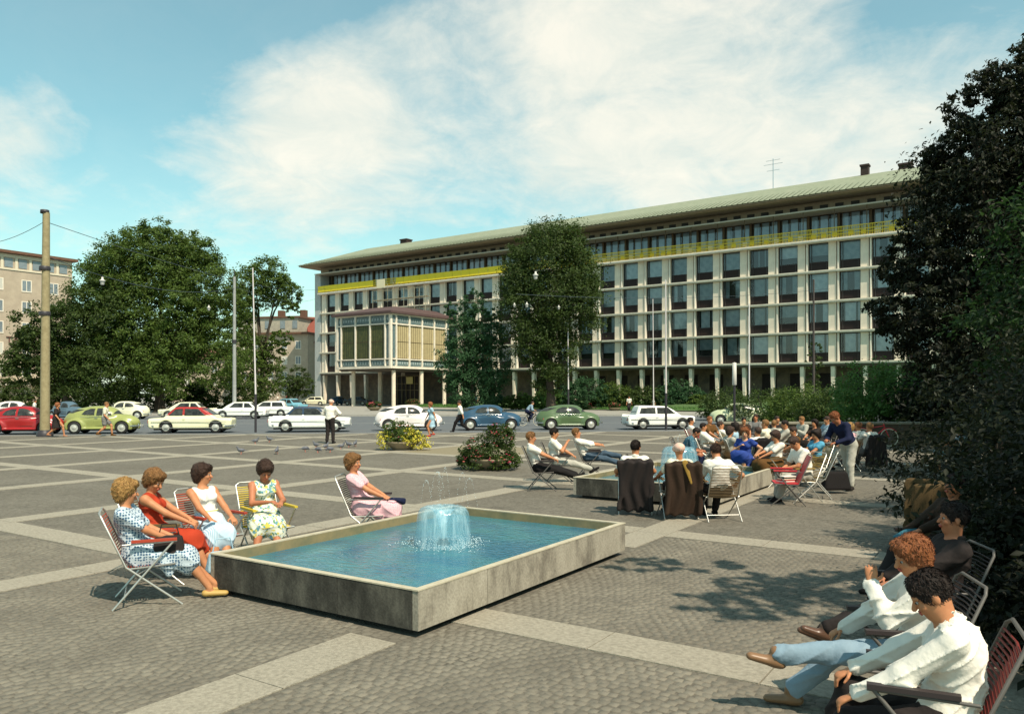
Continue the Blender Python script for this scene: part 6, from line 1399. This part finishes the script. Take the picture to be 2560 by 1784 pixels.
# girl in blue on the far rim, feet in the water
person('girl in a royal blue dress on the basin rim, feet in the water', 5.45, 18.3, 232, sit(feet=((-.10, .30, .27), (.08, .30, .27)), hands=((-.22, .0, .62), (.08, .14, .84)), hz=.53, py=.02, rec=4, pitch=-10, yaw=15, ehint=[(-.7, -.5, -.6), (.6, .2, -1)]), dict(fem=True, top=C['blue'], sleeve=.3, bottom=C['blue'], bkind='skirt', hair='ginger', hem=.85, skin=SK[1]), .012)
sitter('man in a steel blue shirt bending forward beside the blue fountain', 4.55, 20.3, -20, dict(top=C['steel'], sleeve=.6, bottom=C['navy'], hair='dark', shoes=C['black'], skin=SK[2], loose=.015),
       sit(feet=((-.1, .4, .09), (.12, .35, .09)), hands=((-.05, .36, .60), (.12, .38, .58)), rec=-18, bend=16, pitch=-25), 'chair of the man in steel blue', M_TUBED, W_BLK, vox=.014)
# ================= the crowd behind: (head px x, distance, facing, look, pose, label)
WS = dict(top=C['white'], sleeve=.5, bottom=C['grey'], hair='dark', shoes=C['black'], skin=SK[0])
def L(**k): d = dict(WS); d.update(k); return d
crowd = [
 (1722, 25.5, -6, L(), sit(rec=20), 'man in white on a chair with a red cushion, leftmost of the far crowd', 'chair with a red back at the left of the crowd', W_RED2),
 (1771, 26.0, -60, L(hair='ginger', top=C['brown']), sit(rec=10), 'ruddy man in brown beside the leftmost man in white', 'chair of the ruddy man in brown', W_BRN),
 (1797, 24.2, -12, L(hair='brown', sleeve=.8, bottom=C['brown']), sit(rec=36, feet=((-.1, .7, .2), (.1, .75, .2)), pitch=8), 'man in white lying far back before the pale green car', 'chair of the reclining man in white', W_YEL),
 (1842, 21.8, 150, L(hair='dark', top=C['skyblue'], fem=True, bkind='skirt', bottom=C['ltgrey']), sit(rec=14), 'dark haired woman in a pale blouse behind the girl in blue', 'chair of the woman in the pale blouse', W_BLK),
 (1858, 27.5, -90, L(hair='dark', top=C['dark']), sit(rec=12), 'man in a dark jacket in the back row before the low wall', 'chair of the man in the dark jacket', W_BLK),
 (1890, 28.5, -120, L(hair='brown', top=C['grey'], skin=SK[2]), sit(rec=8), 'man with a grey jacket highest in the back row', 'back row chair behind the broad white shirt', W_BLK),
 (1899, 19.6, 112, L(hair='brown', loose=.02), sit(rec=18, hands=((-.35, .1, .66), (.35, .1, .66))), 'broad man in white seen from behind in the middle of the crowd', 'black chair of the broad man in white', W_BLK),
 (1941, 27.0, -85, L(hair='brown', top=C['charcoal'], sleeve=1), sit(rec=6), 'man in charcoal facing the camera in the back row', 'back row chair of the man in charcoal', W_BLK),
 (1934, 24.5, 60, L(hair='fair', top=C['ltgrey'], sleeve=1), sit(rec=12), 'person in a pale grey coat leaning over a chair', 'chair with a pale coat over its back', W_BRN),
 (1948, 17.7, 198, L(fem=True, hair='brown', top=C['white'], bottom=C['brown'], bkind='skirt', sleeve=.6), sit(rec=10, hands=((-.05, .3, .66), (.1, .3, .7)), pitch=-20), 'brown haired woman in a white blouse reading with legs crossed', 'chair of the woman reading', W_BRN),
 (1970, 22.6, 175, L(hair='dark', top=C['ltgrey'], sleeve=1), sit(rec=14, pitch=-12), 'dark haired person in a pale checked jacket', 'chair of the person in the checked jacket', W_RED),
 (2009, 26.2, 200, L(hair='fair', top=C['ltgrey'], bottom=C['ltgrey'], sleeve=1), sit(rec=2, hands=((-.1, .2, .8), (.1, .3, .6)), pitch=-6), 'man in a light suit sitting upright at the back', 'chair of the man in the light suit', W_BLK),
 (2040, 24.6, 210, L(hair='dark', top=C['dark'], fem=True, bkind='skirt', bottom=C['dark']), sit(rec=10), 'dark haired woman in brown behind the cyan blouse', 'chair of the woman in brown', W_BLK),
 (2048, 17.9, 196, L(fem=True, hair='dark', top=C['cyan'], bottom=C['dark'], bkind='skirt', sleeve=.3), sit(rec=12, pitch=-10), 'dark haired woman in a bright cyan blouse', 'mustard chair of the woman in cyan', W_MUS),
 (2012, 15.2, 192, L(hair='brown', bottom=C['ltgrey'], loose=.02), sit(rec=2, bend=22, pitch=-38, hands=((-.05, .34, .62), (.1, .3, .6)), feet=((-.1, .50, .09), (.12, .40, .09))), 'man in white bending his brown head low over his knees', 'mustard chair of the man bending low', W_MUS),
 (2072, 25.5, 190, L(hair='brown', top=C['paleblue'], sleeve=1), sit(rec=10), 'man in a pale blue shirt half hidden by the stooping man', 'chair half hidden behind the stooping man', W_BLK),
 (2128, 20.6, 118, L(fem=True, hair='blond', top=C['pink'], bottom=C['ltgrey'], bkind='skirt'), sit(rec=14), 'blond woman in a pink blouse on a brown chair at the crowd edge', 'brown webbed chair of the blond woman in pink', W_BRN),
 (2150, 21.8, 110, L(hair='ginger', bottom=C['grey']), sit(rec=12), 'red haired man in white between the blond woman and a hanging jacket', 'chair of the red haired man', W_BLK),
 (2178, 21.0, 108, L(hair='fair'), sit(rec=14), 'fair man in white at the right end of the crowd', 'chair under the black jacket at the right end of the crowd', W_BLK),
 (1752, 22.6, -20, L(hair='dark', sleeve=.8), sit(rec=16), 'man in white just behind the man in steel blue', 'chair of the man behind the steel blue shirt', W_BRN),
 (1818, 19.8, 20, L(hair='brown', top=C['ltgrey'], fem=True, bkind='skirt', bottom=C['brown']), sit(rec=12, pitch=-10), 'brown haired woman in light grey left of the girl in blue', 'chair of the woman in light grey', W_BRN),
 (1918, 22.3, 140, L(hair='fair', top=C['cream']), sit(rec=10), 'fair haired man in cream in the thick of the crowd', 'chair of the man in cream', W_RED),
 (1992, 20.0, 186, L(hair='brown', top=C['brown']), sit(rec=10, pitch=-12), 'man in a brown shirt between the reading woman and the cyan blouse', 'chair of the man in the brown shirt', W_BLK),
]
random.seed(77)
for (hx, d, fc, lk, ps, lab, clab, wm) in crowd:
    lean_ = math.sin(R(ps['rec'])) * .55 + .1            # the head sits behind the seat centre
    x_ = (hx - 1280) / F * d + math.cos(R(fc)) * lean_; y_ = d + math.sin(R(fc)) * lean_
    sitter(lab, x_, y_, fc, lk, ps, clab, M_TUBED if wm is W_BLK else M_TUBE, wm, vox=.015 if d < 20 else .019, sc=random.uniform(.96, 1.04))
    if 'under the black jacket' in clab: jacket('black jacket hung over the chair at the right end of the crowd', x_, y_, fc, C['charcoal'], length=.8, vox=.02)
    if 'broad man in white seen' in lab: jacket('black jacket behind the broad man in white', x_, y_, fc, C['black'], length=.7, vox=.02)
# the standing, stooping man
x_, y_ = 7.25, 16.9
person('man standing and stooping in a navy pullover and light grey trousers', x_, y_, 205, dict(feet=((-.16, .10, .09), (.14, -.26, .09)), hands=((-.16, .52, .98), (.10, .50, 1.02)), hz=.94, py=0, rec=-24, bend=14, pitch=-34, sit=False, khint=[(0, 1, 0), (0, 1, 0)], fdir=[(-.15, 1, 0), (.15, 1, 0)]), dict(top=C['navy'], sleeve=1, bottom=C['ltgrey'], hair='ginger', shoes=C['charcoal'], skin=SK[2], top_name='pullover', loose=.012), .012, sc=1.06)
# empty red chair with magazines, black bag, yellow chairs
chair('empty bright red chair with magazines lying on its seat', 5.15, 14.75, 168, M_TUBED, W_RED2, solid=True)
mg = thing('magazine', 'stack of white and red magazines on the red chair', 'magazines', (5.14, 14.74, .425), R(20))
for k, m_ in enumerate((C['white'], C['redbright'], C['cream'], C['black'], C['white'])): MB().box(-.14 + k * .008, .14 + k * .006, -.10, .10 - k * .01, k * .022, k * .022 + .018).build('issue', m_, mg)
chair('mustard webbed chair turned away beside the stooping man', 6.05, 15.7, 160, M_TUBE, W_MUS)
purse('large black bag standing behind the mustard chairs', 6.75, 16.35, .24, R(10), C['black'], 2.2)
# ================= people on the right under the trees
bn = thing('park_bench', 'dark slatted bench in the shade at the right', 'bench', (11.9, 20.9, 0), R(96))
for k in range(4): MB().box(-.8, .8, -.22 + k * .115, -.13 + k * .115, .42, .45).build('slat', W_BLK, bn)
for k in range(3): MB().box(-.8, .8, -.30, -.27, .55 + k * .12, .64 + k * .12).build('slat', W_BLK, bn)
for s_ in (-.7, .7): MB().bar((s_, -.2, 0), (s_, -.28, .9), .05, .05, (1, 0, 0)).build('leg', M_DPOLE, bn); MB().bar((s_, .2, 0), (s_, .2, .42), .05, .05, (1, 0, 0)).build('leg', M_DPOLE, bn)
person('person with bare legs and a black and white patterned skirt on the shaded bench', 11.75, 20.9, 186, sit(feet=((-.10, .46, .09), (.10, .34, .09))), dict(fem=True, top=C['dkfloral'], sleeve=.4, bottom=C['dkfloral'], bkind='skirt', hair='dark', shoes=C['brown'], skin=SK[0]), .016)
wk = thing('wicker_chair', 'round backed wicker chair in the shade above the front couple', 'chair', (5.15, 9.9, 0), R(70)); s = Sdf(); s.cap((0, 0, .3), (0, 0, .95), .34, .38, k=.02); s.cap((0, .12, .42), (0, .16, 1.2), .30, .36, k=.02, op=1); s.conv([((0, 0, 1), .98)], ((-9, -9, -9), (9, 9, 9)), 0, k=.01, op=2)
link('basket', s.mesh(.02), patterned('wicker', (.10, .065, .03), [(.03, .02, .012)], 60, .30), wk)
for a_ in range(4): MB().tube([(.25 * math.cos(a_ * 1.57 + .78), .25 * math.sin(a_ * 1.57 + .78), .35), (.30 * math.cos(a_ * 1.57 + .78), .30 * math.sin(a_ * 1.57 + .78), 0)], .018, 6).build('leg', W_BRN, wk)
sitter('man in a dark coat with a cyan scarf dozing in the shade', 4.35, 8.1, 186, dict(top=C['dark'], sleeve=1, bottom=C['charcoal'], hair='dark', shoes=C['black'], skin=SK[2], loose=.02),
       sit(rec=22, hands=((-.22, .42, .66), (.10, .30, .60)), feet=((-.12, .62, .09), (.10, .56, .09))), 'dark chair of the man in the dark coat', M_TUBED, W_BLK, vox=.012)
sc_ = thing('scarf', 'cyan scarf across the knees of the man in the dark coat', 'scarf', (4.05, 8.1, .62), R(30)); s = Sdf(); s.cap((-.12, 0, .0), (.18, .02, .14), .04, .05, k=.03, sq=.4, ax=(0, 0, 1)); link('cloth', s.mesh(.012), cloth('dull_cyan', (.05, .17, .22)), sc_)
sitter('person in dark clothes with brown shoes stretched out behind the curly haired man', 3.15, 6.05, 172, dict(top=C['charcoal'], sleeve=1, bottom=C['charcoal'], hair='dark', shoes=mat('shoe_leather', (.10, .05, .03), .35), skin=SK[2], loose=.015),
       sit(rec=22, hands=((-.12, .32, .62), (.10, .30, .60)), feet=((-.05, .88, .22), (.12, .80, .16)), fdir=[(-.1, .9, .35), (.1, .9, .3)]), 'dark chair behind the blond man', M_TUBED, W_BLK, vox=.010)
# front couple
sitter('fair curly haired man in white with his hand on his cheek and pale blue trousers', 2.45, 4.98, 168, dict(top=C['white'], sleeve=1, bottom=C['paleblue'], hair='ginger', hair_style='puff', shoes=mat('shoe_tan', (.22, .12, .06), .4), skin=SK[0], loose=.014),
       sit(rec=20, hz=.44, hands=((.02, .15, .87), (.24, .28, .52)), feet=((-.04, .82, .40), (.16, .62, .09)), pitch=-20, yaw=14, tilt=-8, bend=26, fdir=[(-.1, .95, .25), (.1, 1, 0)], hdir=[(.2, -.2, 1), None], ehint=[(-.3, .4, -1), (.7, -.5, -.6)]), 'dark chair of the fair man in white', M_TUBED, W_BLK, vox=.0065)
sitter('dark haired man in a white long sleeved shirt, nearest to the camera', 2.10, 4.04, 156, dict(top=C['white'], sleeve=1, bottom=C['charcoal'], hair='dark', shoes=mat('shoe_brown', (.13, .06, .035), .3), skin=SK[0], loose=.016),
       sit(rec=22, hz=.455, hands=((-.18, .30, .56), (.12, .42, .52)), feet=((-.06, .62, .09), (.16, .48, .09)), pitch=-32, yaw=10, bend=28, twist=0), 'red webbed chair of the dark haired man nearest the camera', M_TUBED, mat('webbing_dark_red', (.17, .018, .012), .6), vox=.0065, arms=W_BLK)

# ================= walkers by the road
def walk(label, px_, py_, face, lk, sc=1.0, stride=.30, vox=.02, gr='people walking past the square', arms=True, z=0, hands=None):
    x_, y_ = G(px_, py_, z); s_ = stride
    person(label, x_, y_, face, dict(feet=((-.09, s_, .10), (.09, -s_, .16)), hands=hands or ((-.24, -.18, .80), (.24, .22, .84)), hz=.90 - s_ * .12, py=0, rec=-4, bend=4, pitch=-2, sit=False, khint=[(0, 1, 0), (0, 1, 0)], ehint=[(0, -1, 0), (0, -1, 0)]), lk, vox, group=gr, sc=sc, z=z)
walk('woman in a dark dress striding right beside the tall pole', 140, 1092, 10, dict(fem=True, top=C['charcoal'], sleeve=.5, bottom=C['charcoal'], bkind='skirt', hair='ginger', skin=SK[0], hem=.9), 1.0, .32)
walk('man in a white shirt and grey shorts before the yellow green car', 262, 1090, 12, dict(top=C['cream'], sleeve=.5, bottom=C['grey'], bkind='shorts', hair='fair', skin=SK[0], shoes=C['brown']), 1.0, .30)
walk('woman in a light blue dress beside the white car', 1079, 1091, 200, dict(fem=True, top=C['skyblue'], sleeve=.3, bottom=C['skyblue'], bkind='skirt', hair='ginger', skin=SK[0], shoes=C['redbright'], hem=.85), 1.0, .12)
walk('man in a white shirt and black trousers striding left before the blue car', 1152, 1080, 172, dict(top=C['white'], sleeve=.9, bottom=C['black'], hair='brown', skin=SK[0], shoes=C['black']), 1.02, .38)
x_, y_ = G(825, 1108)
person('man in white shirt and dark trousers standing with his back turned among the pigeons', x_, y_, 78, dict(feet=((-.13, .0, .09), (.13, .0, .09)), hands=((-.16, .20, 1.05), (.18, .20, 1.05)), hz=.95, py=0, rec=-2, pitch=-8, sit=False, khint=[(0, 1, 0), (0, 1, 0)], ehint=[(-1, -.3, 0), (1, -.3, 0)]), dict(top=C['white'], sleeve=.9, bottom=C['charcoal'], hair='pinkcap', hair_style='cap', shoes=C['black'], skin=SK[0], loose=.02), .016, sc=1.05)
walk('far man in a white shirt standing on the pavement beyond the road', 1573, 1029, 250, dict(top=C['white'], sleeve=.5, bottom=C['charcoal'], hair='brown', skin=SK[0], shoes=C['black']), 1.0, .05, .03)
walk('far child in pale clothes beyond the white boxy car', 1634, 1026, 200, dict(fem=True, top=C['ltgrey'], sleeve=.5, bottom=C['ltgrey'], bkind='skirt', hair='brown', skin=SK[0]), .85, .12, .03)
walk('man in a white shirt beside the off white car at the far left', 85, 1052, 20, dict(top=C['white'], sleeve=.5, bottom=C['ltgrey'], hair='brown', skin=SK[0]), 1.0, .15, .03, z=-.12)
walk('small far figure in white before the slender tree', 694, 1012, 0, dict(top=C['white'], sleeve=.5, bottom=C['grey'], hair='brown', skin=SK[0]), 1.0, .2, .04, gr='small far figures in the side street')
walk('small far figure in red in the side street', 718, 1010, 180, dict(fem=True, top=C['redbright'], sleeve=.5, bottom=C['ltgrey'], bkind='skirt', hair='brown', skin=SK[0]), 1.0, .2, .04, gr='small far figures in the side street')
walk('far person in blue under the young bluish tree', 1192, 1016, 180, dict(top=C['cyan'], sleeve=.5, bottom=C['grey'], hair='brown', skin=SK[0]), 1.0, .2, .04, gr='small far figures in the side street')
# cyclist
bx_, by_ = (1326 - 1280) / F * 52, 52
bicycle('dark bicycle ridden past the green beetle shaped car', (bx_, by_, -.12), R(10), M_DARKM)
person('cyclist in a grey blue shirt bending over his handlebar', bx_ - .22, by_ - .03, 10, dict(feet=((-.10, .06, .34), (.10, .20, .52)), hands=((-.22, .50, 1.02), (.22, .50, 1.02)), hz=.98, py=0, rec=-34, bend=10, pitch=-6, sit=False), dict(top=C['paleblue'], sleeve=.9, bottom=C['navy'], hair='brown', shoes=C['black'], skin=SK[1]), .022, z=-.12)
